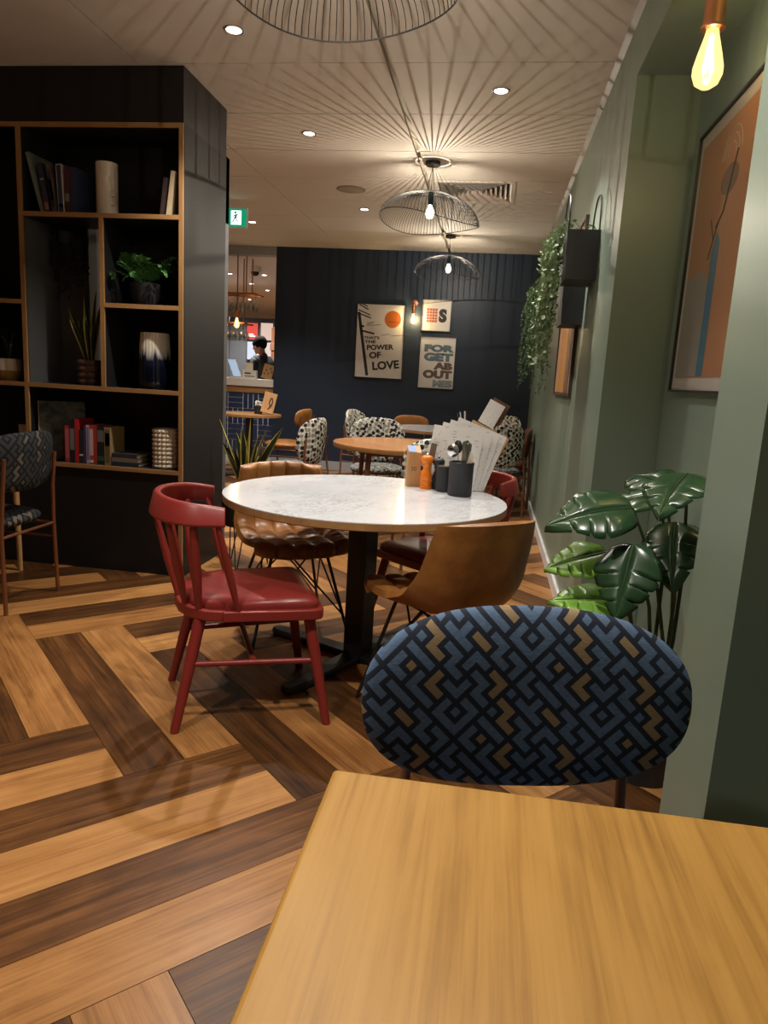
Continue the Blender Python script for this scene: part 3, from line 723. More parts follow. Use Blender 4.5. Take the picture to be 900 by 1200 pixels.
# left compartment: pot plant
t = thing('pot_plant', 'leafy plant in a white and mustard pot at the far left shelf', 'plant', (-2.915, BY+0.11, 1.1082))
mb = MB(); mb.mi = 0; mb.lathe([(0,0),(0.055,0),(0.072,0.03),(0.075,0.06)], 24); mb.mi = 1; mb.lathe([(0.075,0.06),(0.072,0.11),(0.066,0.13),(0.06,0.13),(0.058,0.11),(0,0.11)], 24)
mb.build('pot', [flat('mustard_glaze', (0.36,0.20,0.05), 0.5), M['white_ceramic']], t)
def bush(t, n, seed, z, R, H, size, mat, name='leaf', xmax=9):
    rnd = random.Random(seed)
    for i in range(n):
        q = rnd.uniform(0,2*PI); rr = R*rnd.uniform(0.2,1); hh = H*rnd.uniform(0.35,1)
        p = Vector((min(xmax, rr*math.cos(q)), rr*math.sin(q), z+hh)); d = Vector((math.cos(q),math.sin(q),rnd.uniform(-0.2,0.7))).normalized(); s = d.cross(Vector((0,0,1))).normalized(); L = size*rnd.uniform(0.7,1.2)
        mb = MB(); rows = [(0,0.02),(0.25,0.28),(0.55,0.33),(0.8,0.2),(1,0.01)]
        vs = []
        for u, w_ in rows:
            c = p+d*L*u-Vector((0,0,L*0.35*u*u)); vs += [c-s*w_*L, c-Vector((0,0,0.06*L)), c+s*w_*L]
        mb.add(vs, [(k*3+j,k*3+j+1,k*3+j+4,k*3+j+3) for k in range(4) for j in range(2)])
        mb.tube([Vector((0,0,z-0.02)), (p*0.5+Vector((0,0,z*0.5+0.02))), p], 0.0015, 3, cap=False)
        mb.build(name, mat, t)
bush(t, 16, 4, 0.13, 0.06, 0.17, 0.075, flat('grey_green_leaf', (0.06,0.085,0.05), 0.5, 0, 0.4))
t = thing('paper_box', 'small cream box in the lower left compartment', 'box', (-2.85, BY+0.08, 0.6432))
MB().box(0,0.085,0,0.12,0,0.20).build('carton', M['white_ceramic'], t, smooth=False, bevel=0.002)
MB().box(0.0,0.085,-0.001,0.121,0.17,0.2015).build('lid', flat('box_lid', (0.5,0.46,0.4), 0.6), t, smooth=False)
# lower compartment
zl = 0.6430; G2 = 'books on the lower shelf'
b = thing('photo_book', 'large photo book with dusky cover standing face-out on the lower shelf', 'book', (-2.605, BY+0.10, zl+0.0015), 0); b.rotation_euler = (-0.03, 0, 0.62)
def phot():
    m = NT('photo_cover', (0,0,0), 0.3); f = m.noise(m.obj(), 9, 4, 0.6, 0.5); m.col(m.ramp(f, [(0.35,(0.015,0.02,0.03)),(0.5,(0.06,0.075,0.09)),(0.62,(0.16,0.15,0.14)),(0.7,(0.06,0.05,0.05))])); return m.mat
MB().box(-0.10,0.16,0,0.004,0,0.355).build('cover', phot(), b, smooth=False)
MB().box(-0.098,0.156,0.004,0.03,0.003,0.352).build('page_block', flat('photo_book_pages', (0.5,0.43,0.33), 0.8), b, smooth=False)
MB().box(-0.103,-0.10,0,0.032,0,0.355).build('spine', flat('photo_spine', (0.45,0.40,0.33), 0.6), b, smooth=False)
x = -2.515
for w_, h_, c_, lab, bands in (
    (0.030,0.22,(0.33,0.03,0.045),'pinkish red book beside the face-out photo book',((0.1,0.9,(0.45,0.10,0.10)),)),
    (0.034,0.255,(0.012,0.012,0.014),'black book with white spine print between two red books',((0.3,0.8,(0.16,0.16,0.16)),)),
    (0.024,0.262,(0.40,0.018,0.02),'bright red hardback with cream pages on the lower shelf',()),
    (0.030,0.20,(0.02,0.02,0.02),'short black and cream book right of the bright red hardback',((0.22,0.27,(0.6,0.6,0.55)),)),
    (0.016,0.225,(0.06,0.03,0.09),'thin purple book on the lower shelf',()),
    (0.018,0.23,(0.42,0.42,0.52),'thin white and blue book on the lower shelf',((0.1,0.95,(0.12,0.14,0.36)),)),
    (0.028,0.232,(0.42,0.05,0.04),'red paperback with white lettered spine and round badge',((0.22,0.9,(0.55,0.40,0.36)),(0.03,0.10,(0.6,0.6,0.6)))),
    (0.020,0.23,(0.33,0.035,0.03),'narrow red paperback before the black books',()),
    (0.046,0.228,(0.012,0.014,0.014),'wide black book with green spot on its spine',((0.1,0.22,(0.02,0.09,0.03)),(0.6,0.9,(0.12,0.12,0.12)))),
    (0.036,0.225,(0.30,0.22,0.10),'thick mottled gold and brown book ending the row',((0.05,0.95,(0.13,0.085,0.04)),(0.5,0.85,(0.34,0.26,0.13))))):
    book(x, zl, w_, h_, 0.10 if x < -2.46 else 0.17, c_, 0.0, lab, G2, band=bands); x += w_+0.0012
x0 = x+0.008
for k, (c_, w_, lab) in enumerate((((0.02,0.03,0.05),0.17,'dark blue book at the bottom of the flat stack'),((0.18,0.14,0.09),0.165,'tan spined book in the middle of the flat stack'),((0.03,0.03,0.04),0.16,'black book on top of the flat stack'))):
    b = thing('flat_book', lab, 'book', (x0, BY+0.03, zl+0.025*k), 0, 'flat stacked books')
    mb = MB(); mb.box(0,w_,0,0.2,0,0.003); mb.box(0,w_,0,0.2,0.0215,0.0245); mb.box(0,w_,0,0.003,0.003,0.0215); mb.build('cover', flat('flat_cover', c_, 0.45), b, smooth=False)
    MB().box(0.003,w_-0.004,0.003,0.19,0.003,0.0215).build('page_block', flat('flat_pages', (0.4,0.34,0.25), 0.8), b, smooth=False)
t = thing('beaded_vase', 'cream beaded ceramic vase at the right of the lower shelf', 'vase', (-1.905, BY+0.12, zl))
def bead(r, z, q):
    if r < 0.07: return r
    return r+0.012*abs(math.sin(q*10))**0.7*abs(math.sin(z/0.026*PI))**0.7
prof = [(0,0),(0.073,0.0)]+[(0.076, 0.234*i/54) for i in range(55)]+[(0.069,0.234),(0.066,0.20),(0,0.19)]
MB().lathe(prof, 100, fn=bead).build('body', M['white_ceramic'], t)

# ------------------------------------------------------------------ snake plant on hairpin stand by the shelf end
t = thing('floor_snake_plant', 'snake plant with yellow leaf margins in a black pot on hairpin legs', 'plant', (-1.50, 4.33, 0))
MB().lathe([(0,0.27),(0.135,0.27),(0.15,0.30),(0.155,0.50),(0.145,0.50),(0.14,0.47),(0,0.47)], 28).build('pot', M['pot_black'], t)
MB().lathe([(0,0.472),(0.139,0.472)], 20).build('soil', M['soil'], t)
for i in range(3):
    q = 2*PI*i/3+0.5; a = Vector((math.cos(q),math.sin(q),0)); b = Vector((-a.y,a.x,0))
    MB().tube([a*0.11+b*0.035+Vector((0,0,0.275)), a*0.15+b*0.006+Vector((0,0,0.004)), a*0.15-b*0.006+Vector((0,0,0.004)), a*0.11-b*0.035+Vector((0,0,0.275))], 0.004, 6).build('hairpin_leg', M['black_metal'], t)
snake(t, 17, 11, 0.48, 0.48, 0.14, 0.022, [(3.0,0.50,0.17),(0.1,0.47,0.20),(0.25,0.40,0.15),(2.6,0.42,0.10),(1.5,0.52,0.03),(4.6,0.47,0.05),(5.6,0.44,0.12),(3.6,0.36,0.14),(0.9,0.30,0.15)])
# ------------------------------------------------------------------ chair and table helpers
def pillow(hw, hh, th, cx, cy, cz, tilt=0.0, bow=0.0, pw=2.5, n=64, rings=10, axis='x', sag=0.0, ph=2.2):
    """padded oval: plane yz (axis x) or xy (axis z); bow bends the ends towards +x"""
    mb = MB(); rows = []
    def outline(q):
        c, s = math.cos(q), math.sin(q)
        r = (abs(c)**pw+abs(s)**ph)**(-1.0/((pw+ph)/2)); return c*r*hw, s*r*hh
    for side in (1, -1):
        for k in range(rings+1):
            if side == -1 and k == 0: continue
            rr = (k/rings) if side == 1 else 1-k/rings
            rr = math.sin(rr*PI/2); t_ = side*th*math.sqrt(max(0, 1-rr**3.2))
            row = []
            for j in range(n):
                a, b = outline(2*PI*j/n); a *= rr; b *= rr
                if axis == 'x':
                    p = Vector((t_+bow*(a/hw)**2, a, b)); p = Vector((p.x*math.cos(tilt)-p.z*math.sin(tilt), p.y, p.x*math.sin(tilt)+p.z*math.cos(tilt)))
                else: p = Vector((b, a, t_-sag*(1-rr*rr)))
                row.append(p+Vector((cx,cy,cz)))
            rows.append(row)
    vs = [p for r in rows for p in r]; fs = []
    for k in range(len(rows)-1):
        for j in range(n): fs.append((k*n+j, k*n+(j+1) % n, (k+1)*n+(j+1) % n, (k+1)*n+j))
    mb.add(vs, fs); return mb

def padded_chair(label, loc, rz, fab, fabs, legm, group=None, w=0.27, zc=0.695, hh=0.175, name='upholstered_chair', bow=0.06, bx=-0.24, open_frame=True, pw=2.5, ph=2.2, th=0.032):
    """chair with an oval padded back and seat on a tube frame; +x is its front"""
    t = thing(name, label, 'chair', loc, rz, group)
    pillow(w, hh, th, bx, 0, zc, 0.10, bow, pw=pw, ph=ph).build('backrest', fab, t, ang=60)
    pillow(0.245, 0.23, 0.045, 0.0, 0, 0.435, axis='z', sag=0.0, pw=3, ph=3).build('seat', fabs, t, ang=60)
    yb = min(0.20, w*0.82)
    for s in (-1, 1):
        bxs = bx+bow*(yb/w)**2
        MB().tube([(-0.255,s*0.215,0), (-0.245,s*0.21,0.40), (bxs-0.03,s*yb,0.60), (bxs-0.045,s*yb,zc+0.03)], 0.0105, 10).build('leg', legm, t)
        MB().tube([(0.215,s*0.215,0), (0.205,s*0.21,0.40)], 0.0105, 10).build('leg', legm, t)
        MB().tube([(-0.245,s*0.21,0.385), (0.205,s*0.21,0.385)], 0.008, 8).build('seat_rail', legm, t)
        MB().tube([(-0.25,s*0.2125,0.31), (0.21,s*0.2125,0.31)], 0.006, 8).build('stretcher', legm, t)
    for x in (-0.245, 0.205): MB().tube([(x,-0.21,0.385), (x,0.21,0.385)], 0.008, 8).build('cross_rail', legm, t)
    return t

def red_chair(label, loc, rz):
    t = thing('red_wooden_chair', label, 'chair', loc, rz, 'red spindle back chairs')
    P = M['red_paint']
    # seat frame outline, rounded at the rear
    out = [(0.245,-0.235),(0.255,-0.21),(0.258,0.0),(0.255,0.21),(0.245,0.235),(0.21,0.245)]
    out += [(-0.10+0.0,0.225)]
    for i in range(9): a = PI/2+PI*i/8; out.append((-0.10+0.155*math.cos(a), 0.215*math.sin(a)))
    out += [(-0.10,-0.225),(0.21,-0.245)]
    MB().prism(out, 0.392, 0.43).build('seat_frame', P, t, bevel=0.008, seg=3)
    ins = [(x*0.93+0.004, y*0.92) for x, y in out]
    n = len(ins); mb = MB(); rows = []
    for f, z in ((1.0,0.43),(1.005,0.442),(0.985,0.456),(0.93,0.466),(0.75,0.472),(0.45,0.474),(0.12,0.474)):
        rows.append([(x*f, y*f, z) for x, y in ins])
    vs = [p for r in rows for p in r]
    mb.add(vs, [(k*n+j,k*n+(j+1) % n,(k+1)*n+(j+1) % n,(k+1)*n+j) for k in range(len(rows)-1) for j in range(n)]+[tuple((len(rows)-1)*n+j for j in range(n))])
    mb.build('cushion', M['red_leather'], t, ang=75)
    legs = {}
    for nm, tx, ty, bx, by in (('fl',0.205,0.19,0.27,0.26),('fr',0.205,-0.19,0.27,-0.26),('bl',-0.17,0.155,-0.26,0.22),('br',-0.17,-0.155,-0.26,-0.22)):
        a, b = Vector((tx,ty,0.40)), Vector((bx,by,0.0)); legs[nm] = (a, b)
        MB().tube([a, a.lerp(b,0.35), b], [0.0215,0.021,0.0155], 14).build('leg', P, t)
    for s in ('l','r'):
        f = legs['f'+s]; r = legs['b'+s]
        MB().tube([f[0].lerp(f[1],0.42), r[0].lerp(r[1],0.42)], 0.0105, 10).build('stretcher', P, t)
    m1 = legs['fl'][0].lerp(legs['fl'][1],0.42).lerp(legs['bl'][0].lerp(legs['bl'][1],0.42),0.5); m2 = m1.copy(); m2.y = -m1.y
    MB().tube([m1, m2], 0.0105, 10).build('stretcher', P, t)
    # horseshoe top rail
    def rail(s, z=0.0, off=0.0):
        # s in 0..1 along the rail from right end to left end
        a = -PI*0.5+PI*s  # -90..90
        L = 0.235; 
        if s < 0.14: u = s/0.14; return Vector((-0.10-0.06*u, -(0.247-0.004*u)+0.0, 0))
        if s > 0.86: u = (1-s)/0.14; return Vector((-0.10-0.06*u, 0.247-0.004*u, 0))
        q = (s-0.14)/0.72*PI-PI/2
        return Vector((-0.16-0.165*math.cos(q), 0.243*math.sin(q), 0))
    ns = 48; rows = []
    for i in range(ns+1):
        s = i/ns; p = rail(s); q = rail(min(1,s+0.01)); r = rail(max(0,s-0.01)); tg = (q-r).normalized(); nr = Vector((tg.y,-tg.x,0))
        lift = 0.012*math.sin(PI*s)
        hgt = 0.062+0.02*math.sin(PI*s); th = 0.0135; zb = 0.735+lift-0.01*math.sin(PI*s)
        row = []
        for dx, dz in ((-th,0.006),(-th+0.006,0),(th-0.006,0),(th,0.006),(th+0.006,hgt-0.008),(th-0.0,hgt),(-th+0.012,hgt),(-th+0.006,hgt-0.008)):
            row.append(p+nr*(dx)+nr*0.012*(dz/hgt-0.5)+Vector((0,0,zb+dz)))
        rows.append(row)
    mb = MB(); k = 8; vs = [p for r in rows for p in r]
    mb.add(vs, [(i*k+j,i*k+(j+1) % k,(i+1)*k+(j+1) % k,(i+1)*k+j) for i in range(ns) for j in range(k)]+[tuple(range(k)), tuple(ns*k+j for j in range(k))])
    mb.build('top_rail', P, t, bevel=0.003)
    for s in (0.06, 0.2, 0.33, 0.5, 0.67, 0.8, 0.94):
        p = rail(s); q = (s-0.5)*PI*1.02
        b = Vector((-0.095-0.145*math.cos(q), 0.205*math.sin(q), 0.415)) if 0.1 < s < 0.9 else Vector((-0.045, 0.215*(1 if s > 0.5 else -1), 0.415))
        top = p+Vector((0,0,0.75)); mid = b.lerp(top,0.45)
        MB().tube([b, b.lerp(top,0.2), mid, b.lerp(top,0.8), top], [0.011,0.015,0.020,0.0155,0.012], 10, sy=0.7).build('spindle', P, t)
    return t

def shell_chair(label, loc, rz):
    """quilted leather bucket on a wire base; +x is its front"""
    t = thing('leather_bucket_chair', label, 'chair', loc, rz, 'tan leather bucket chairs')
    prof = [(0.245,0.425),(0.255,0.447),(0.235,0.466),(0.16,0.462),(0.06,0.452),(-0.05,0.446),(-0.13,0.45),(-0.185,0.475),(-0.222,0.525),(-0.243,0.59),(-0.258,0.66),(-0.272,0.73),(-0.282,0.785),(-0.285,0.80)]
    prof = [Vector((x,0,z)) for x, z in prof]; ln = [0]
    for a, b in zip(prof, prof[1:]): ln.append(ln[-1]+(b-a).length)
    T = ln[-1]
    def pr(s):
        d = s*T
        for i in range(len(prof)-1):
            if d <= ln[i+1]+1e-9:
                f = (d-ln[i])/(ln[i+1]-ln[i]); a = prof[max(0,i-1)]; b = prof[i]; c = prof[i+1]; e = prof[min(len(prof)-1,i+2)]
                p = 0.5*((2*b)+(-a+c)*f+(2*a-5*b+4*c-e)*f*f+(-a+3*b-3*c+e)*f**3); return p
        return prof[-1]
    def width(s):
        return 0.225+0.03*math.sin(PI*min(1,s*1.35))-0.028*max(0,(s-0.62)/0.38)**2
    def base(s, v):
        y = (v*2-1); p = pr(s); w_ = width(s); ay = abs(y)
        bend = math.exp(-((s-0.58)/0.24)**2)
        e = ay**2.6
        wrap = 0.085*(1/(1+math.exp(-(s-0.55)*22)))
        x = p.x + wrap*e + 0.02*bend*e
        z = p.z + 0.095*bend*e*(0.5+0.5/(1+math.exp((s-0.62)*18))) + 0.02*e*(1-bend)*(s < 0.5)
        z -= 0.02*e*max(0,(s-0.9)/0.1)
        # plan corners round off at the front
        x -= 0.05*(ay**4)*max(0,1-s/0.25)
        return Vector((x, y*w_*(1-0.04*bend*0), z))
    def nrm(s, v):
        h = 0.004
        a = base(min(1,s+h),v)-base(max(0,s-h),v); b = base(s,min(1,v+h))-base(s,max(0,v-h))
        n = a.cross(b)
        return n.normalized() if n.length > 1e-9 else Vector((0,0,1))
    sign = 1.0 if nrm(0.3,0.5).z > 0 else -1.0
    def inner(u, v):
        n = nrm(u,v)*sign; q = abs(math.sin(v*5*PI))**0.5; r = abs(math.sin(u*T/0.085*PI))**0.45 if u < 0.5 else 1.0
        edge = min(1.0, min(v,1-v)/0.05, (1-u)/0.03)
        return base(u,v)+n*(0.010+0.018*q*r*edge)
    def outer_off(u, v): return base(u,v)-nrm(u,v)*sign*0.016-inner(u,v)
    # quilted inside
    mb = MB(); NU, NV = 72, 60
    A = [[inner(i/NU,j/NV) for j in range(NV+1)] for i in range(NU+1)]
    B = [[base(i/NU,j/NV)+nrm(i/NU,j/NV)*sign*0.002 for j in range(NV+1)] for i in range(NU+1)]
    W = NV+1
    def closed(A, B, nu, nv):
        W = nv+1; o = (nu+1)*W; vs = [p for r in A for p in r]+[p for r in B for p in r]; fs = []
        for i in range(nu):
            for j in range(nv): fs += [(i*W+j,(i+1)*W+j,(i+1)*W+j+1,i*W+j+1),(o+i*W+j,o+i*W+j+1,o+(i+1)*W+j+1,o+(i+1)*W+j)]
            fs += [(i*W,o+i*W,o+(i+1)*W,(i+1)*W),(i*W+nv,(i+1)*W+nv,o+(i+1)*W+nv,o+i*W+nv)]
        for j in range(nv): fs += [(j,j+1,o+j+1,o+j),(nu*W+j,o+nu*W+j,o+nu*W+j+1,nu*W+j+1)]
        return vs, fs
    mb.add(*closed(A, B, NU, NV)); mb.build('quilted_lining', M['tan'], t, ang=70)
    nu, nv = 36, 28
    A = [[base(i/nu,j/nv)+nrm(i/nu,j/nv)*sign*0.0015 for j in range(nv+1)] for i in range(nu+1)]
    B = [[base(i/nu,j/nv)-nrm(i/nu,j/nv)*sign*0.016 for j in range(nv+1)] for i in range(nu+1)]
    mb = MB(); mb.add(*closed(A, B, nu, nv)); mb.build('outer_shell', M['tan'], t, ang=70)
    # wire base
    feet = [Vector((x,y,0.004)) for x, y in ((0.23,0.235),(0.23,-0.235),(-0.235,0.235),(-0.235,-0.235))]
    tops = [Vector((x,y,0.428)) for x, y in ((0.14,0.13),(0.14,-0.13),(-0.11,0.13),(-0.11,-0.13))]
    for a, b in zip(tops, feet): MB().tube([a,b], 0.0075, 10).build('leg', M['black_metal'], t)
    for i, j in ((0,1),(1,3),(3,2),(2,0)):
        MB().tube([feet[i].lerp(tops[i],0.28), tops[j]*0.72+tops[i]*0.28], 0.0045, 8).build('brace', M['black_metal'], t)
        MB().tube([feet[j].lerp(tops[j],0.28), tops[i]*0.72+tops[j]*0.28], 0.0045, 8).build('brace', M['black_metal'], t)
    mb = MB()
    mb.tube([tops[0],tops[1],tops[3],tops[2]], 0.006, 8, closed=True); mb.build('seat_ring', M['black_metal'], t)
    return t

def round_table(label, loc, r, topm, edgem, colw=0.05, rz=0.0, z=0.75, arm=0.47, name='round_table', th=0.032):
    t = thing(name, label, 'table', loc, rz)
    MB().lathe([(0,z-0.004),(r-0.0012,z-0.004),(r-0.0012,z),(0,z)], 96).build('tabletop', topm, t)
    MB().lathe([(0,z-th),(r-0.004,z-th),(r,z-th+0.004),(r,z-0.003),(r-0.001,z-0.0045),(0,z-0.0045)], 96).build('table_edge', edgem, t)
    MB().box(-colw,colw,-colw,colw,0.03,z-th-0.008).build('column', M['black_metal'], t, bevel=0.006)
    MB().box(-0.2,0.2,-0.2,0.2,z-th-0.008,z-th).build('mounting_plate', M['black_metal'], t, smooth=False)
    for k in range(4):
        q = k*PI/2; c, s = math.cos(q), math.sin(q)
        prof = [(0.0,0.045),(0.0,-0.045),(arm-0.04,-0.036),(arm-0.01,-0.025),(arm,0.0),(arm-0.01,0.025),(arm-0.04,0.036)]
        mb = MB(); mb.prism([(x*c-y*s, x*s+y*c) for x, y in prof], 0.006, 0.036); mb.build('foot_arm', M['black_metal'], t, bevel=0.007)
        MB().cyl(((arm-0.04)*c,(arm-0.04)*s,0),((arm-0.04)*c,(arm-0.04)*s,0.008),0.018,n=14).build('foot_pad', M['black_matte'], t)
    return t

# ------------------------------------------------------------------ the marble table and the chairs round it
round_table('round white marble table with oak edge on a black cross base', (-0.498, 2.985, 0), 0.605, M['marble'], M['oak'], 0.048, math.radians(-115), arm=0.50)
red_chair('red wooden spindle chair with red seat pad standing in front of the bookshelf', (-0.853, 2.472, 0), math.radians(26))
red_chair('red wooden spindle chair tucked in on the green wall side of the marble table', (-0.160, 3.385, 0), math.radians(230))
shell_chair('tan quilted leather chair seen from the front behind the marble table', (-0.90, 3.27, 0), math.radians(-58))
shell_chair('tan leather bucket chair with smooth back turned to the room', (-0.100, 2.560, 0), math.radians(128))

# ------------------------------------------------------------------ foreground table and chair
t = thing('dining_table', 'honey coloured ash table top in the foreground', 'table', (0,0,0))
MB().box(-0.162, 0.62, 0.06, 0.828, 0.72, 0.75).build('tabletop', M['ash'], t, bevel=0.006, seg=3)
MB().box(0.18,0.28,0.38,0.48,0.03,0.72).build('column', M['black_metal'], t, bevel=0.004)
for a in ((0.0,0.46,0.40,0.46),(0.20,0.26,0.15,0.70)): MB().box(a[0],a[1],a[2],a[3],0,0.03).build('foot_arm', M['black_metal'], t, bevel=0.004)
padded_chair('blue and tan key-pattern chair with oval back facing the ash table', (0.152, 0.985, 0), math.radians(-90+12), M['maze'], M['maze_seat'], M['brownwood'], w=0.292, zc=0.705, hh=0.165, bx=-0.235, bow=0.035, pw=2.6, ph=2.35)
# ------------------------------------------------------------------ chair and table in front of the bookshelf
padded_chair('dark key-pattern chair with copper legs in front of the bookshelf', (-2.52, 3.25, 0), math.radians(180), M['maze_dark'], M['maze_dark_seat'], M['copper_leg'], w=0.27, zc=0.74, hh=0.15, bx=-0.25, bow=0.05, pw=5, ph=3)
t = thing('side_table', 'oak legged table beside the dark patterned chair', 'table', (-3.11, 3.36, 0))
MB().box(-0.45,0.45,-0.42,0.42,0.715,0.745).build('tabletop', M['oak'], t, bevel=0.004)
for x in (-0.42,0.42):
    for y in (-0.39,0.39): MB().tube([(x,y,0),(x*0.98,y*0.98,0.715)], [0.014,0.02], 10).build('leg', M['boxwood'], t)
# ------------------------------------------------------------------ things on the marble table
TZ = 0.75
t = thing('number_block', 'tall pale wooden block with slanted blue top on the marble table', 'table marker', (-0.335, 3.345, TZ), 0.35)
mb = MB(); mb.add([(-0.032,-0.022,0),(0.032,-0.022,0),(0.032,0.022,0),(-0.032,0.022,0),(-0.032,-0.022,0.163),(0.032,-0.022,0.163),(0.032,0.022,0.192),(-0.032,0.022,0.192)], [(0,3,2,1),(4,5,6,7),(0,1,5,4),(1,2,6,5),(2,3,7,6),(3,0,4,7)])
mb.build('block', M['boxwood'], t, bevel=0.0015)
mb = MB(); mb.add([(-0.029,-0.020,0.1650),(0.006,-0.020,0.1650),(0.006,0.020,0.1915),(-0.029,0.020,0.1915),(-0.029,-0.020,0.166),(0.006,-0.020,0.166),(0.006,0.020,0.1925),(-0.029,0.020,0.1925)], [(0,3,2,1),(4,5,6,7),(0,1,5,4),(1,2,6,5),(2,3,7,6),(3,0,4,7)])
mb.build('blue_sticker', flat('blue_sticker', (0.12,0.25,0.62), 0.5), t, smooth=False)
lettering('30', 0.028, Matrix(((1,0,0,-0.004),(0,0,1,-0.0223),(0,1,0,0.085),(0,0,0,1))), flat('burnt_mark', (0.10,0.05,0.02), 0.7), t)
def mill(name, label, x, y, mat, prof, knob):
    t = thing(name, label, 'pepper mill', (x, y, TZ))
    MB().lathe(prof, 28).build('body', mat, t)
    MB().lathe(knob, 16).build('knob', M['steel'], t)
op = [(0,0),(0.028,0),(0.029,0.006),(0.028,0.016),(0.0265,0.018),(0.028,0.020),(0.029,0.034),(0.028,0.038),(0.0255,0.041),(0.028,0.046),(0.027,0.066),(0.020,0.084),(0.0165,0.094),(0.019,0.104),(0.022,0.112),(0.020,0.116),(0.025,0.122),(0.030,0.132),(0.0285,0.146),(0.020,0.155),(0.006,0.157),(0,0.157)]
mill('orange_pepper_mill', 'glossy orange pepper mill on the marble table', -0.268, 3.30, M['orange'], op, [(0,0.157),(0.004,0.157),(0.005,0.164),(0,0.167)])
mill('black_pepper_mill', 'black pepper mill with steel knob behind the small cup', -0.214, 3.315, M['pot_black'], [(r*0.98, z*0.93) for r, z in op], [(0,0.146),(0.003,0.146),(0.0065,0.154),(0.004,0.160),(0,0.161)])
t = thing('small_cup', 'small black cup of sauce sachets on the marble table', 'cup', (-0.178, 3.255, TZ))
MB().lathe([(0,0),(0.036,0),(0.039,0.004),(0.0405,0.118),(0.0385,0.120),(0.0365,0.118),(0.035,0.01),(0,0.008)], 32).build('body', M['pot_black'], t)
for i, (dx, dy, a, c) in enumerate(((-0.01,0.0,0.4,(0.50,0.26,0.10)),(0.006,0.008,-0.5,(0.45,0.40,0.33)),(0.012,-0.008,0.9,(0.60,0.58,0.55)))):
    mb = MB(); mb.obox((dx,dy,0.085), Vector((math.cos(a),math.sin(a),0))*0.018, Vector((-math.sin(a),math.cos(a),0.1))*0.0015, Vector((0.1,0,1))*0.036); mb.build('sachet', flat('sachet', c, 0.5), t, smooth=False)
t = thing('cutlery_pot', 'large matte black cutlery pot on the marble table', 'pot', (-0.103, 3.17, TZ))
MB().lathe([(0,0),(0.050,0),(0.054,0.004),(0.055,0.138),(0.0565,0.141),(0.0565,0.150),(0.053,0.152),(0.050,0.148),(0.049,0.01),(0,0.008)], 40).build('body', M['pot_black'], t)
G = 'cutlery standing in the black pot'
def spoon(label, x, y, lx, ly, mat, L=0.215, bowl=(0.021,0.032), rz=0.0):
    t = thing('spoon', label, 'spoon', (x, y, TZ+0.012), 0, G)
    d = Vector((lx, ly, 1)).normalized()*1.0
    MB().tube([d*0.0, d*(L-2*bowl[1])], [0.004,0.003], 8, sy=0.5).build('handle', mat, t)
    c = d*(L-bowl[1]); s = Vector((math.cos(rz), math.sin(rz), 0)); n = d.cross(s).normalized(); s = n.cross(d).normalized()
    def sp(u, v):
        a = 2*PI*u; r = math.sin(v*PI/2); return c+s*math.cos(a)*bowl[0]*r+d*math.sin(a)*bowl[1]*r+n*(0.009*r*r-0.009)
    mb = MB(); mb.grid(sp, 20, 5, cu=True); mb.grid(lambda u, v: sp(u, v)-n*0.0012, 20, 5, cu=True); mb.build('bowl', mat, t, ang=60)
    return t
def knife(label, x, y, lx, ly, rz, mat, L=0.21, w=0.009):
    t = thing('knife', label, 'knife', (x, y, TZ+0.012), 0, G)
    d = Vector((lx, ly, 1)).normalized(); s = Vector((math.cos(rz), math.sin(rz), 0)); s = (s-d*s.dot(d)).normalized(); n = d.cross(s)
    MB().obox(d*0.045, s*w*0.7, n*0.002, d*0.045).build('blade', mat, t, smooth=False, bevel=0.0008)
    mb = MB(); k = []
    for i in range(9):
        a = PI*i/8; k.append((math.cos(a)*w, L-w+math.sin(a)*w))
    poly = [(w*0.7,0.09)]+k+[(-w*0.7,0.09)]
    Mt = Matrix(((s.x,d.x,n.x,0),(s.y,d.y,n.y,0),(s.z,d.z,n.z,0),(0,0,0,1)))
    mb.prism(poly, -0.002, 0.002, Mt); mb.build('handle', mat, t, bevel=0.0008)
spoon('black handled steel spoon leaning left in the cutlery pot', -0.115, 3.17, -0.16, -0.02, M['steel'], 0.22, (0.026,0.03))
spoon('black plastic spoon in the cutlery pot', -0.108, 3.18, -0.08, 0.0, M['black_metal'], 0.235, (0.019,0.03))
knife('wide steel knife handle in the cutlery pot', -0.098, 3.168, 0.02, -0.02, 0.2, M['steel'], 0.235, 0.0125)
knife('steel knife beside the wide handle in the cutlery pot', -0.088, 3.165, 0.06, -0.03, 0.3, M['steel'], 0.228, 0.0115)
knife('narrow steel knife at the back of the cutlery pot', -0.093, 3.19, 0.03, 0.05, -0.3, M['steel'], 0.235, 0.010)
t = thing('paper_napkin', 'folded cream napkin pushed into the cutlery pot', 'napkin', (-0.072, 3.155, TZ+0.1))
mb = MB(); mb.add([(-0.012,0,0),(0.010,0.004,0),(0.022,0.0,0.085),(0.006,-0.002,0.10),(-0.008,0.0,0.045),(-0.012,0.007,0),(0.010,0.011,0),(0.022,0.007,0.085),(0.006,0.005,0.10),(-0.008,0.007,0.045)], [(0,1,2,3,4),(9,8,7,6,5),(0,5,6,1),(1,6,7,2),(2,7,8,3),(3,8,9,4),(4,9,5,0)]); mb.build('napkin', flat('cream_napkin', (0.72,0.66,0.52), 0.8), t, smooth=False)
t = thing('wooden_peg', 'grey wooden clip standing behind the orange mill', 'clip', (-0.262, 3.36, TZ))
mb = MB(); mb.obox((0.012,0,0.165), (0.014,0.002,-0.002), (0,0.003,0), (0.006,0,0.045)); mb.build('head', flat('grey_wood_clip', (0.20,0.15,0.11), 0.6), t, bevel=0.001)
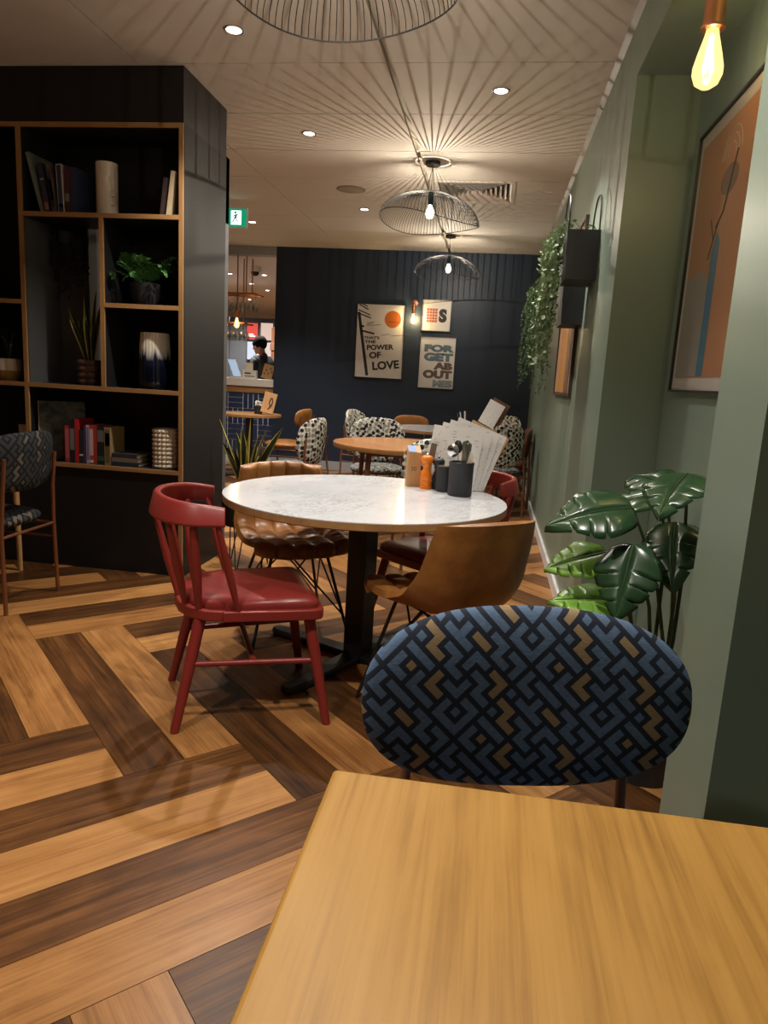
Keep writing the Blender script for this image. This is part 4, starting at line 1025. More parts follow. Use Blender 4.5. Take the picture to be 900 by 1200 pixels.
mb = MB(); mb.tube([(0,0,0),(0.004,0,0.125)], 0.003, 6); mb.tube([(0.008,0,0),(0.010,0,0.125)], 0.003, 6); mb.build('prongs', M['steel'], t)
# menu holder with printed menus
def menu_mat(name, seed, sc=1.0):
    m = NT(name, (0.80,0.79,0.77), 0.65); s = m.n('ShaderNodeSeparateXYZ', i_0=m.obj())
    ln = m.math('FRACT', m.math('MULTIPLY', s.outputs[2], 78.0*sc)); l1 = m.math('LESS_THAN', ln, 0.3)
    wv = m.n('ShaderNodeCombineXYZ', i_0=m.math('MULTIPLY', s.outputs[0], 26.0), i_1=m.math('FLOOR', m.math('MULTIPLY', s.outputs[2], 78.0*sc)), i_2=float(seed)).outputs[0]
    gate = m.math('GREATER_THAN', m.noise(wv, 1.0, 1), 0.58)
    m.col(m.mix(m.math('MULTIPLY', m.math('MULTIPLY', l1, gate), 0.5), (0.80,0.79,0.77), (0.16,0.16,0.17))); return m.mat
def menu_holder(label, loc, rz, slant, name='menu_holder', scale=1.0, hw=0.16):
    """wooden board on a foot, leaning back; the menus stand in front of it. x is along the board, -y its front"""
    t = thing(name, label, 'menu holder', loc, rz)
    W_, H_ = hw*scale, 0.285*scale
    c, s = math.cos(slant), math.sin(slant)
    Rm = Matrix(((c,0,s,0),(0,1,0,0),(-s,0,c,0),(0,0,0,1))) @ Matrix.Rotation(-0.16, 4, 'X')
    def plate(x0,x1,y0,y1,z0,z1):
        mb = MB(); mb.box(x0,x1,y0,y1,z0,z1); mb.v = [tuple(Rm @ Vector(p)) for p in mb.v]; return mb
    zmin = min(v[2] for v in plate(-W_,W_,-0.04,0.016,0,0.01).v)
    t.location.z = loc[2]-zmin+0.0005
    plate(-W_,W_,0,0.016,0,H_).build('board', M['boxwood'], t, bevel=0.0015)
    plate(-W_,W_,-0.04,0.0,0,0.010).build('ledge', M['boxwood'], t, bevel=0.0015)
    return t, Rm
mh, Rm = menu_holder('wooden menu board standing on the marble table', (-0.098, 3.412, TZ), -0.28, 0.40, scale=0.95, hw=0.105)
for i, (x, y, sl, lab) in enumerate(((-0.165,3.352,0.09,'white printed menu at the front of the marble table board'), (-0.142,3.358,0.16,'white printed menu second from the front of the board'), (-0.126,3.361,0.23,'white printed menu third from the front of the board'), (-0.112,3.366,0.31,'white printed menu resting against the wooden board'))):
    p = thing('menu_sheet', lab, 'menu', (x, y, TZ), -0.28, 'menus on the marble table')
    mb = MB(); mb.box(-0.125,0.125,-0.0004,0.0004,0.0,0.275)
    o = mb.build('sheet', menu_mat('menu_print', i*3+1), p, smooth=False)
    Q = Matrix.Rotation(sl, 4, 'Y') @ Matrix.Rotation(-0.10, 4, 'X')
    Q = Matrix.Translation((0,0,0.0008-min((Q @ Vector(v)).z for v in mb.v))) @ Q
    o.matrix_local = Q

# ------------------------------------------------------------------ niche picture, lamp, plant
t = thing('framed_print', 'large framed peach abstract print in the green niche', 'picture', (NB-0.001, 2.76, 1.26))
Wp, Hp = 0.405, 0.985
def rail4(t, hw, h, fw, dep, mat, name='frame'):
    for y0,y1,z0,z1 in ((-hw,hw,0,fw),(-hw,hw,h-fw,h),(-hw,-hw+fw,fw,h-fw),(hw-fw,hw,fw,h-fw)):
        MB().box(-dep,0,y0,y1,z0,z1).build(name, mat, t, smooth=False)
rail4(t, Wp, Hp, 0.008, 0.022, M['black_metal'])
MB().box(-0.010,0,-Wp+0.008,Wp-0.008,0.008,Hp-0.008).build('mount', flat('pale_mount', (0.66,0.60,0.54), 0.7), t, smooth=False)
pp = MB().box(-0.0115,-0.010,-Wp+0.045,Wp-0.045,0.055,Hp-0.055).build('print', flat('peach_print', (0.52,0.23,0.105), 0.7, 0, 0.06, 0.3, 0, 4), t, smooth=False)
def blob(name, pts, col, off):
    Mx = Matrix(((0,0,-1,-off),(-1,0,0,0),(0,1,0,0),(0,0,0,1))); MB().prism(pts, 0, 0.0006, Mx).build(name, flat(name+'_ink', col, 0.7), pp, smooth=False)
blob('grey_panel', [(-0.35,0.06),(-0.06,0.06),(-0.06,0.40),(-0.17,0.45),(-0.35,0.43)], (0.33,0.29,0.26), 0.0116)
blob('blue_band', [(-0.06,0.06),(0.02,0.06),(0.02,0.52),(-0.02,0.56),(-0.06,0.50)], (0.03,0.16,0.30), 0.0118)
blob('dark_disc', [(0.04+0.09*math.cos(a*PI/10), 0.72+0.05*math.sin(a*PI/10)) for a in range(20)], (0.20,0.085,0.04), 0.0118)
for k in range(3): 
    r = 0.10-0.028*k
    Mx = Matrix(((0,0,-1,-0.0118),(-1,0,0,0),(0,1,0,0),(0,0,0,1)))
    mb = MB(); mb.tube([Mx @ Vector((0.03+r*math.cos(a*PI/16), 0.80+r*0.9*math.sin(a*PI/16), 0.0005)) for a in range(17)], 0.0022, 4); mb.build('arc_line', flat('cream_ink', (0.62,0.50,0.38), 0.7), pp)
Mx = Matrix(((0,0,-1,-0.0125),(-1,0,0,0),(0,1,0,0),(0,0,0,1)))
mb = MB(); mb.tube([Mx @ Vector(p) for p in ((0.10,0.80,0),(0.02,0.62,0),(-0.05,0.58,0))], 0.003, 4); mb.tube([Mx @ Vector(p) for p in ((-0.12,0.62,0),(-0.06,0.54,0),(-0.10,0.48,0),(-0.02,0.60,0))], 0.0025, 4); mb.build('ink_stroke', flat('ink_black', (0.05,0.03,0.02), 0.6), pp)
MB().box(-0.0165,-0.0150,-Wp+0.008,Wp-0.008,0.008,Hp-0.008).build('glass_pane', M['picture_glass'], t, smooth=False)

def bulb_lamp(t, top, drop, sc=1.0, power=8.0):
    """copper holder and pear bulb hanging below z = top of the thing"""
    MB().lathe([(0.0,0.0),(0.010*sc,0.0),(0.026*sc,-0.012*sc),(0.029*sc,-0.02*sc),(0.029*sc,-0.105*sc),(0.033*sc,-0.110*sc),(0.033*sc,-0.118*sc),(0.026*sc,-0.119*sc),(0.0,-0.117*sc)], 28, c=(0,0,drop)).build('lamp_holder', M['copper'], t)
    b = MB(); b.lathe([(0.016*sc,-0.115*sc),(0.020*sc,-0.135*sc),(0.034*sc,-0.185*sc),(0.041*sc,-0.215*sc),(0.041*sc,-0.235*sc),(0.032*sc,-0.258*sc),(0.014*sc,-0.27*sc),(0,-0.272*sc)], 28, c=(0,0,drop))
    bo = b.build('bulb', M['bulb_amber'], t, ang=80)
    f = MB()
    for k in range(4):
        q = k*PI/2; f.tube([(0.004*sc*math.cos(q),0.004*sc*math.sin(q),drop-0.135*sc),(0.014*sc*math.cos(q),0.014*sc*math.sin(q),drop-0.225*sc),(0.014*sc*math.cos(q+0.8),0.014*sc*math.sin(q+0.8),drop-0.225*sc),(0.004*sc*math.cos(q+0.8),0.004*sc*math.sin(q+0.8),drop-0.135*sc)], 0.0016*sc, 5)
    f.build('filament', M['filament'], bo)
    ld = bpy.data.lights.new('lamp', 'POINT'); ld.energy = power; ld.color = (1.0,0.70,0.30); ld.shadow_soft_size = 0.015
    o = bpy.data.objects.new('lamp', ld); COL.objects.link(o); o.parent = t; o.location = (0,0,drop-0.19*sc)
t = thing('bulb_pendant', 'copper pendant with glowing pear bulb hanging in the green niche', 'pendant lamp', (0.575, 2.50, NT_))
MB().lathe([(0,0),(0.035,0),(0.035,-0.012),(0,-0.012)], 20).build('ceiling_rose', M['copper'], t)
MB().cyl((0,0,-0.01),(0,0,-0.068),0.004,n=8).build('cord', M['copper'], t)
bulb_lamp(t, 0, -0.066, 1.08, 2.0)
t = thing('niche_lamp', 'second copper pendant bulb in the niche, beside the green pier', 'pendant lamp', (0.708, 2.24, NT_))
MB().lathe([(0,0),(0.035,0),(0.035,-0.012),(0,-0.012)], 20).build('ceiling_rose', M['copper'], t)
MB().cyl((0,0,-0.01),(0,0,-0.068),0.004,n=8).build('cord', M['copper'], t)
bulb_lamp(t, 0, -0.066, 1.0, 11.0)

# monstera
t = thing('monstera_plant', 'monstera plant with large glossy split leaves in the niche', 'plant', (0.60, 2.30, 0))
MB().lathe([(0,0),(0.105,0),(0.125,0.20),(0.132,0.22),(0.122,0.22),(0.112,0.19),(0,0.19)], 28).build('pot', M['pot_black'], t)
MB().lathe([(0,0.192),(0.112,0.192)], 20).build('soil', M['soil'], t)
def monstera_leaf(tip_base, direction, up, L, mat, droop=0.35, fold=0.25, notches=(0.40,0.58,0.76), W=0.46, seed=0):
    """tip_base is where the stem meets the leaf; direction runs to the tip"""
    rnd = random.Random(seed); d = Vector(direction).normalized(); n = Vector(up); n = (n-d*n.dot(d)).normalized(); s = d.cross(n)
    rnd_off = [rnd.uniform(-0.05,0.05)]; ns, nw = 60, 5; p0 = Vector(tip_base)
    def hw(u):
        a = math.sin(PI*min(1,max(0,u))**0.62)**0.75*W*L*(1-0.25*u)
        return max(a, 0.003)
    vs = []; fs = []
    for side in (-1, 1):
        base = len(vs)
        for i in range(ns+1):
            u = i/ns; wv = hw(u)
            cut = 0.0
            for q in notches:
                cut = max(cut, 0.70*math.exp(-((u-q-(0.05 if side > 0 else 0)+rnd_off[i % 1])/0.011)**2))
            back = -0.10*L*math.exp(-(u/0.10)**2)
            for j in range(nw+1):
                f = j/nw; ff = f*(1-cut) if f > 0.4 else f*(1-cut*0.4)
                x = u*L+back*f*f*1.4+0.16*L*f*f*(1-u)*0.6
                y = wv*ff
                z = -droop*L*u*u+fold*y-0.9*fold*y*y/(W*L)+0.018*L*math.sin(u*13+side*1.3+seed)*f-0.08*L*f*f
                vs.append(p0+d*x+s*(side*y)+n*z)
        for i in range(ns):
            for j in range(nw):
                q = (base+i*(nw+1)+j, base+(i+1)*(nw+1)+j, base+(i+1)*(nw+1)+j+1, base+i*(nw+1)+j+1)
                fs.append(q if side > 0 else q[::-1])
    mb = MB(); mb.add(vs, fs)
    o = mb.build('leaf', mat, t, ang=80)
    so = o.modifiers.new('thick', 'SOLIDIFY'); so.thickness = 0.0012
    rib = MB(); rib.tube([p0+d*(k/10*L)+n*(-droop*L*(k/10)**2+0.001) for k in range(11)], [0.0028*(1-k/12) for k in range(11)], 5); rib.build('midrib', M['stem'], o)
    return p0
LV = [((0.46-0.60,-0.06,0.90),(-0.96,-0.30,-0.02),(0.0,-0.55,0.85),0.26,M['leaf'],0.30),
      ((0.60-0.60,-0.08,1.02),(-0.45,-0.75,-0.16),(-0.35,-0.5,0.8),0.24,M['leaf'],0.25),
      ((0.46-0.60,-0.13,0.80),(-0.25,-0.55,-0.85),(-0.35,-0.75,0.55),0.235,M['leaf'],0.12),
      ((0.40-0.60,-0.04,0.75),(-1.0,-0.12,-0.28),(0.1,-0.45,0.9),0.20,M['leaf_bright'],0.1),
      ((0.46-0.60,-0.05,0.60),(-0.95,-0.2,0.05),(0.0,-0.35,0.95),0.23,M['leaf_bright'],0.1),
      ((0.57-0.60,0.05,0.93),(-0.8,0.3,-0.1),(0,-0.3,0.95),0.24,M['leaf'],0.3),
      ((0.60-0.60,-0.02,0.86),(-0.2,-0.80,-0.5),(-0.3,-0.4,0.8),0.23,M['leaf'],0.3),
      ((0.60-0.60,0.16,0.95),(-0.35,0.7,0.2),(-0.3,-0.3,0.9),0.22,M['leaf'],0.3)]
for i, (b, d, u, L, m, dr) in enumerate(LV):
    p = Vector(b); monstera_leaf(b, d, u, L, m, dr, seed=i, fold=0.3 if i != 2 else 0.15)
    q = i*2*PI/len(LV); a = Vector((0.05*math.cos(q), 0.05*math.sin(q), 0.18)); mid = a.lerp(p, 0.55)+Vector((0.03,0.02,0.06))
    pts = [a, a.lerp(mid,0.5)+Vector((0.01,0.0,0.02)), mid, mid.lerp(p,0.6)+Vector((0,0,0.012)), p]
    MB().tube(pts, [0.007,0.0065,0.006,0.005,0.0035], 8).build('stem', M['stem'], t)

# ------------------------------------------------------------------ wall planters with trailing plants
def planter(label, x0, y0, y1, z0, z1, seed, dep, strands, mat, hoop=True, long=0.6):
    t = thing('wall_planter', label, 'planter', (0.49, (y0+y1)/2, z0), 0, 'black wall planters')
    H = z1-z0; L = (y1-y0)/2; D = 0.49-x0; th = 0.004
    mb = MB()   # open-topped tapered trough
    o = [(-D,-L),(0,-L),(0,L),(-D,L)]; b = [(-D*0.94,-L*0.94),(0,-L*0.94),(0,L*0.94),(-D*0.94,L*0.94)]
    vs = [(x,y,0) for x,y in b]+[(x,y,H) for x,y in o]+[(x*0.95-0.004,y*0.96,H) for x,y in o]+[(x*0.90-0.004,y*0.90,th) for x,y in b]
    fs = [(3,2,1,0)]+[(i,(i+1) % 4,4+(i+1) % 4,4+i) for i in range(4)]+[(4+i,4+(i+1) % 4,8+(i+1) % 4,8+i) for i in range(4)]+[(8+i,8+(i+1) % 4,12+(i+1) % 4,12+i) for i in range(4)]+[(12,13,14,15)]
    mb.add(vs, fs); mb.build('trough', M['black_matte'], t, smooth=False)
    if hoop:
        for x in (-0.008, -D+0.006):
            pts = [(x,-L*0.92,H*0.5)]+[(x, -L*0.92*math.cos(a*PI/12), H+0.20*math.sin(a*PI/12)**0.7 if a in range(1,12) else H) for a in range(0,13)]+[(x,L*0.92,H*0.5)]
            MB().tube(pts, 0.0048, 6).build('hoop', M['black_metal'], t)
    MB().box(-D*0.93,-0.008,-L*0.93,L*0.93,H-0.03,H-0.018).build('soil', M['soil'], t, smooth=False)
    return t
def strands(t, n, seed, D, L, H, length, mat, leaf, spread=0.05, dens=16, out=0.05, ysh=0.0):
    rnd = random.Random(seed); mb = MB()
    for i in range(n):
        y = rnd.uniform(-L,L); x0 = -D*rnd.uniform(0.3,0.95); ln = length*rnd.uniform(0.45,1.0); ox = -D-out*rnd.uniform(0.15,1.3); yy = y+rnd.uniform(-spread,spread)+ysh
        pts = [Vector((x0,y,H-0.02)), Vector((x0*0.5+ox*0.5,y,H+rnd.uniform(0.02,0.06))), Vector((ox,yy,H-0.03))]
        k = max(3,int(ln/0.05))
        for j in range(1,k+1): pts.append(Vector((ox-0.012*math.sin(j*0.9+i)-0.02*j/k, yy+0.012*math.cos(j*1.1+i), H-0.03-ln*j/k)))
        mb.tube(pts, 0.0011, 3, cap=False)
        m = int(dens*(1+ln/0.12))
        for j in range(m):
            f = rnd.uniform(0.12,1)*(len(pts)-1); a = int(min(len(pts)-2,f)); c = pts[a].lerp(pts[a+1], f-a)+Vector((rnd.uniform(-1,1),rnd.uniform(-1,1),rnd.uniform(-1,1)))*leaf*0.8
            s = leaf*rnd.uniform(0.55,1.1); e1 = Vector((rnd.uniform(-1,1),rnd.uniform(-1,1),rnd.uniform(-0.6,1))).normalized(); e2 = e1.cross(Vector((rnd.uniform(-1,1),rnd.uniform(-1,1),0.3))).normalized(); nn = e1.cross(e2)
            mb.add([c-e1*s*0.6, c-e2*s*0.42-e1*s*0.1+nn*s*0.12, c+e2*s*0.42-e1*s*0.1+nn*s*0.12, c-e2*s*0.36+e1*s*0.3+nn*s*0.1, c+e2*s*0.36+e1*s*0.3+nn*s*0.1, c+e1*s*0.62], [(0,2,1),(1,2,4,3),(3,4,5)])
    return tag(mb.build('trailing_leaves', mat, t, smooth=False), kind='stuff')
t = planter('black metal wall planter with round pale leaves trailing over its end', 0.322, 3.95, 4.27, 1.81, 2.055, 1, 0, 0, None)
strands(t, 34, 21, 0.168, 0.13, 0.245, 0.66, M['leaf_pale'], 0.029, 0.05, 6, 0.075, 0.02)
bush(t, 9, 8, 0.24, 0.05, 0.06, 0.05, M['leaf_mid'], xmax=-0.02)
t = planter('black metal wall planter with fine grassy trailing plant, set lower', 0.362, 4.36, 4.68, 1.615, 1.86, 2, 0, 0, None)
strands(t, 40, 31, 0.128, 0.13, 0.245, 0.64, M['leaf_mid'], 0.0105, 0.07, 13, 0.15, 0.05)
t = thing('wall_picture', 'tall framed orange and tan picture behind the wall planters', 'picture', (0.489, 5.10, 1.20))
rail4(t, 0.55, 1.06, 0.02, 0.02, flat('dark_wood_frame', (0.05,0.03,0.02), 0.5))
pr_ = MB().box(-0.010,0,-0.53,0.53,0.02,1.04).build('print', flat('tan_print', (0.45,0.27,0.16), 0.6), t, smooth=False)
for y0, y1, c in ((-0.40,-0.10,(0.16,0.085,0.05)),(-0.10,0.30,(0.42,0.19,0.04))):
    MB().box(-0.0112,-0.010,y0,y1,0.02,1.04).build('colour_block', flat('print_block', c, 0.6), pr_, smooth=False)
# ------------------------------------------------------------------ far tables and chairs
def legged_table(label, loc, r, topm, edgem, z=0.75, rz=0.0):
    t = thing('round_wood_table', label, 'table', loc, rz)
    MB().lathe([(0,z-0.004),(r-0.0012,z-0.004),(r-0.0012,z),(0,z)], 72).build('tabletop', topm, t)
    MB().lathe([(0,z-0.035),(r-0.004,z-0.035),(r,z-0.03),(r,z-0.003),(0,z-0.0045)], 72).build('table_edge', edgem, t)
    for k in range(4):
        q = k*PI/2; p = Vector((math.cos(q),math.sin(q),0))*(r-0.09)
        MB().tube([p*1.02, p*0.92+Vector((0,0,z-0.035))], [0.014,0.022], 10).build('leg', M['brownwood'], t)
        MB().tube([p*0.93+Vector((0,0,z-0.06)), Vector((-p.y,p.x,0))*0.93+Vector((0,0,z-0.06))], 0.012, 8).build('apron_rail', M['brownwood'], t)
    return t
legged_table('round varnished wood table between the marble tables', (-0.62, 5.52, 0), 0.57, M['tablewood'], M['oak'], rz=2.6)
round_table('round grey marble table with wood edge in front of the navy wall', (-0.45, 7.62, 0), 0.58, flat('grey_marble', (0.42,0.42,0.44), 0.15, 0, 0.2), M['oak'], 0.045, 0.4)
pc = dict(w=0.235, zc=0.68, hh=0.205, bow=0.075, pw=2.6, ph=2.6, th=0.04)
GC = 'black and white patterned chairs'
def pat(label, x, y, deg, **k):
    kw = dict(pc); kw.update(k)
    return padded_chair(label, (x, y, 0), math.radians(deg), M['dots'], M['dots_grey'], M['brownwood'], GC, name='patterned_chair', **kw)
pat('black and white patterned chair at the left of the varnished wood table', -1.68, 6.06, 166)
pat('black and white patterned chair behind the varnished wood table, facing it', -0.97, 6.36, -78, w=0.26)
pat('black and white patterned chair between marble table and varnished wood table', -0.36, 4.86, 106)
pat('black and white patterned chair at the left of the grey marble table', -1.30, 7.90, -18)
pat('black and white patterned chair in front of the grey marble table by the green wall', 0.07, 6.95, 122)
pat('black and white patterned chair in the corner of navy and green walls', 0.10, 8.60, 236)
GL = 'brown leather dining chairs'
lk = dict(w=0.225, hh=0.11, bow=0.05, pw=3, ph=2.6, th=0.028)
padded_chair('tan leather dining chair with wooden frame beside the counter table', (-2.30, 8.02, 0), math.radians(172), M['tan'], M['tan'], M['brownwood'], GL, name='leather_dining_chair', zc=0.745, **lk)
padded_chair('brown leather dining chair behind the grey marble table', (-0.86, 8.52, 0), math.radians(-68), M['tan'], M['tan'], M['brownwood'], GL, name='leather_dining_chair', zc=0.71, **lk)
padded_chair('dark brown chair between the grey marble table and the green wall', (0.20, 7.62, 0), math.radians(182), M['brownwood'], M['brownwood'], M['brownwood'], GL, name='leather_dining_chair', zc=0.66, w=0.22, hh=0.15, bow=0.05, pw=5, ph=5, th=0.02)
round_table('small round wood table beside the tiled counter', (-2.80, 8.15, 0), 0.375, M['oak'], M['oak'], 0.042, 0.3, arm=0.33, name='bistro_table')
# things on the far tables
t = thing('napkin_cup', 'black cup stuffed with white napkins on the small wood table', 'cup', (-2.685, 8.12, 0.75))
MB().lathe([(0,0),(0.045,0),(0.05,0.10),(0.047,0.10),(0.043,0.01),(0,0.008)], 24).build('cup', M['pot_black'], t)
for i in range(5):
    a = i*1.3; mb = MB(); mb.obox((0.014*math.cos(a),0.014*math.sin(a),0.115), Vector((math.cos(a*2+0.3),math.sin(a*2+0.3),0.25))*0.042, Vector((0,0,0.03))+Vector((math.cos(a),math.sin(a),0))*0.02, Vector((-math.sin(a*2),math.cos(a*2),0))*0.0015); mb.build('napkin', M['paper'], t, smooth=False)
mb2, R2 = menu_holder('tan wooden menu board with dark mark on the small wood table', (-2.57, 8.07, 0.75), 0.25, 0.22, scale=0.86, hw=0.085)
mk = MB()
mk.tube([(0.02+0.03*math.cos(a*PI/6)*0.6, -0.0015, 0.14+0.045*math.sin(a*PI/6)) for a in range(12)], 0.006, 5, closed=True); mk.tube([(0.037,-0.0015,0.13),(0.03,-0.0015,0.09),(0.0,-0.0015,0.05)], 0.006, 5)
mk.v = [tuple(R2 @ Vector(p)) for p in mk.v]; mk.build('painted_mark', flat('dark_print_mark', (0.03,0.02,0.015), 0.6), mb2)
t = thing('far_cutlery_pot', 'black cutlery pot with brown handles on the grey marble table', 'pot', (-0.245, 7.29, 0.75))
MB().lathe([(0,0),(0.055,0),(0.06,0.085),(0.056,0.085),(0.052,0.01),(0,0.008)], 24).build('pot', M['pot_black'], t)
for i in range(6):
    a = i*1.1; MB().tube([(0.02*math.cos(a),0.02*math.sin(a),0.01),(-0.03+0.045*math.cos(a),0.04*math.sin(a),0.19+0.012*(i % 3))], [0.004,0.010], 6, sy=0.4).build('handle', M['brownwood'] if i < 4 else M['paper'], t)
t = thing('far_orange_mill', 'orange pepper mill on the grey marble table', 'pepper mill', (-0.335, 7.30, 0.75))
MB().lathe([(r, z*0.7) for r, z in op], 20).build('body', M['orange'], t)
MB().lathe([(0,0.11),(0.004,0.11),(0.005,0.115),(0,0.118)], 10).build('knob', M['steel'], t)
mf, Rf = menu_holder('dark wooden menu board on the grey marble table', (-0.015, 7.36, 0.75), -0.30, 0.42, scale=1.12, hw=0.085)
p = thing('menu_sheet', 'white printed menu leaning on the dark far board', 'menu', mf.location, mf.rotation_euler[2])
o = MB().box(-0.115,0.06,-0.0006,0.0006,0,0.255).build('sheet', menu_mat('far_menu_print', 9), p, smooth=False); o.matrix_local = Rf @ Matrix.Translation((0,-0.02,0.0125+0.02))
for ch in mf.children: ch.data.materials[0] = M['brownwood']

# ------------------------------------------------------------------ pictures on the navy wall
WY = 9.2295
BLK = flat('poster_black_ink', (0.012,0.011,0.012), 0.6)
def wall_print(label, x0, x1, z0, z1, paper, name='framed_poster', fw=0.012):
    t = thing(name, label, 'picture', (x0, WY, z0), 0, 'framed posters on the navy wall'); W_, H_ = x1-x0, z1-z0
    for a, b, c, d in ((0,W_,0,fw),(0,W_,H_-fw,H_),(0,fw,fw,H_-fw),(W_-fw,W_,fw,H_-fw)): MB().box(a,b,-0.025,0,c,d).build('frame', M['black_metal'], t, smooth=False)
    pr = MB().box(fw,W_-fw,-0.012,0,fw,H_-fw).build('print', paper, t, smooth=False)
    MB().box(fw,W_-fw,-0.018,-0.0165,fw,H_-fw).build('glass_pane', M['picture_glass'], t, smooth=False)
    return t, pr, W_, H_
def poly_print(pr, name, pts, mat, y=-0.0128):
    Mx = Matrix(((1,0,0,0),(0,0,1,y),(0,1,0,0),(0,0,0,1))); MB().prism(pts, 0, 0.0007, Mx).build(name, mat, pr, smooth=False)
def bar(p, q, w_):
    p, q = Vector(p), Vector(q); n = (q-p).normalized(); n = Vector((-n.y,n.x))*w_/2; return [tuple(p-n),tuple(q-n),tuple(q+n),tuple(p+n)]
def fit_text(body, x0, x1, z0, z1, mat, parent, rot=0.0, bold=0.03, y=-0.0126):
    vs, fs = text_polys(body, 1.0, bold, depth=0.0004)
    ax, bx = min(v.x for v in vs), max(v.x for v in vs); ay, by = min(v.y for v in vs), max(v.y for v in vs)
    c, s = math.cos(rot), math.sin(rot); cx, cz = (x0+x1)/2, (z0+z1)/2; out = []
    for v in vs:
        x = (v.x-(ax+bx)/2)/(bx-ax)*(x1-x0); z = (v.y-(ay+by)/2)/(by-ay)*(z1-z0)
        out.append((cx+x*c-z*s, y+v.z, cz+x*s+z*c))
    mb = MB(); mb.add(out, fs); return mb.build('lettering', mat, parent, smooth=False)
poster_paper = flat('poster_paper', (0.80,0.76,0.72), 0.65, 0, 0.03)
t, pr, W_, H_ = wall_print('white typographic poster about the power of love with orange sun', -1.775, -1.14, 1.235, 2.17, poster_paper)
uv = lambda u, v: (u*W_, (1-v)*H_)
poly_print(pr, 'orange_disc', [(uv(0.74,0.2)[0]+0.105*math.cos(a*PI/20), uv(0.74,0.2)[1]+0.105*math.sin(a*PI/20)) for a in range(40)], flat('poster_orange_ink', (0.62,0.16,0.02), 0.6))
for a, b, w_ in (((0.045,0.12),(0.27,0.965),0.038),((0.05,0.02),(0.24,0.085),0.014),((0.12,0.015),(0.22,0.045),0.012),((0.03,0.09),(0.28,0.155),0.014),((0.04,0.135),(0.30,0.195),0.016),((0.09,0.30),(0.165,0.31),0.024),((0.11,0.365),(0.38,0.40),0.022)):
    poly_print(pr, 'black_bar', bar(uv(*a), uv(*b), w_), BLK)
for u0, u1, v in ((0.22,0.37,0.25),(0.22,0.34,0.27),(0.21,0.50,0.285),(0.52,0.70,0.405),(0.72,0.97,0.41)):
    poly_print(pr, 'small_print', bar(uv(u0,v+0.01), uv(u1,v-0.008), 0.006), BLK)
poly_print(pr, 'small_print', bar(uv(0.66,0.235), uv(0.88,0.238), 0.006), BLK)
for body, u0, u1, v0, v1, r in (("THAT'S",0.17,0.49,0.435,0.472,0.02),('THE',0.19,0.42,0.487,0.53,0.04),('POWER',0.24,0.79,0.54,0.612,0.06),('OF',0.30,0.54,0.64,0.728,0.09),('LOVE',0.37,0.92,0.755,0.87,0.12)):
    fit_text(body, u0*W_, u1*W_, (1-v1)*H_, (1-v0)*H_, BLK, pr, r, 0.04)
t, pr, W_, H_ = wall_print('small white poster with red grid square and black letter S', -0.95, -0.565, 1.855, 2.255, poster_paper)
RED = flat('poster_red_ink', (0.50,0.11,0.055), 0.6)
for i in range(4):
    for j in range(5):
        a = 0.19+0.09*i; b = 0.29+0.088*j
        poly_print(pr, 'red_cell', [(a*W_,(1-b)*H_),((a+0.078)*W_,(1-b)*H_),((a+0.078)*W_,(1-b-0.07)*H_),(a*W_,(1-b-0.07)*H_)], RED)
fit_text('S', 0.585*W_, 0.85*W_, 0.29*H_, 0.71*H_, BLK, pr, 0, 0.07)
t, pr, W_, H_ = wall_print('white poster with chunky blue and brown forget lettering', -0.945, -0.475, 1.145, 1.805, poster_paper)
BL = flat('poster_slate_ink', (0.13,0.20,0.25), 0.6); BR = flat('poster_brown_ink', (0.16,0.115,0.10), 0.6); PB = flat('poster_pale_blue_ink', (0.28,0.38,0.42), 0.6)
for body, u0, u1, v0, v1, mt in (('FOR',0.14,0.95,0.16,0.30,BL),('GET',0.14,0.93,0.315,0.475,BL),('AB',0.41,0.93,0.49,0.63,BR),('OUT',0.14,0.93,0.64,0.80,BR),('MES',0.42,0.95,0.825,0.965,PB)):
    fit_text(body, u0*W_, u1*W_, (1-v1)*H_, (1-v0)*H_, mt, pr, 0, 0.075)
t = thing('wall_lamp', 'copper wall lamp with glowing bulb between the posters', 'wall lamp', (-1.035, WY-0.10, 2.19))
MB().lathe([(0,0),(0.04,0.004),(0.045,0.02),(0.045,0.04)], 20).build('wall_rose', M['copper'], t).matrix_local = Matrix(((1,0,0,0),(0,0,1,0.06),(0,1,0,0),(0,0,0,1)))
MB().tube([(0,0.065,0),(0,0.01,0.0),(0,0,-0.02),(0,0,-0.045)], 0.006, 8).build('arm', M['copper'], t)
bulb_lamp(t, 0, -0.04, 0.80, 24.0)

# ------------------------------------------------------------------ bar counter
CY = 9.32
t = thing('bar_counter', 'bar counter with white top and navy tiled front', 'counter', (0,0,0))
MB().box(-6.6,-2.87,CY-0.035,CY+0.62,1.04,1.135).build('worktop', M['offwhite'], t, bevel=0.004)
MB().box(-6.6,-2.87,CY-0.012,CY+0.58,0.955,1.04).build('wood_band', M['oak'], t, smooth=False)
MB().box(-6.6,-2.87,CY+0.006,CY+0.55,0.0,0.955).build('carcass', flat('white_grout', (0.66,0.67,0.70), 0.8), t, smooth=False)
tile_m = flat('navy_glazed_tile', (0.030,0.050,0.115), 0.18, 0, 0.25, 0.5, 0, 6); B_ = 0.213; g = 0.011
th_ = MB().box(g/2,B_-g/2,0,0.008,g/2,B_/3-g/2).mesh('tile', tile_m, smooth=False); tv_ = MB().box(g/2,B_/3-g/2,0,0.008,g/2,B_-g/2).mesh('tile', tile_m, smooth=False)
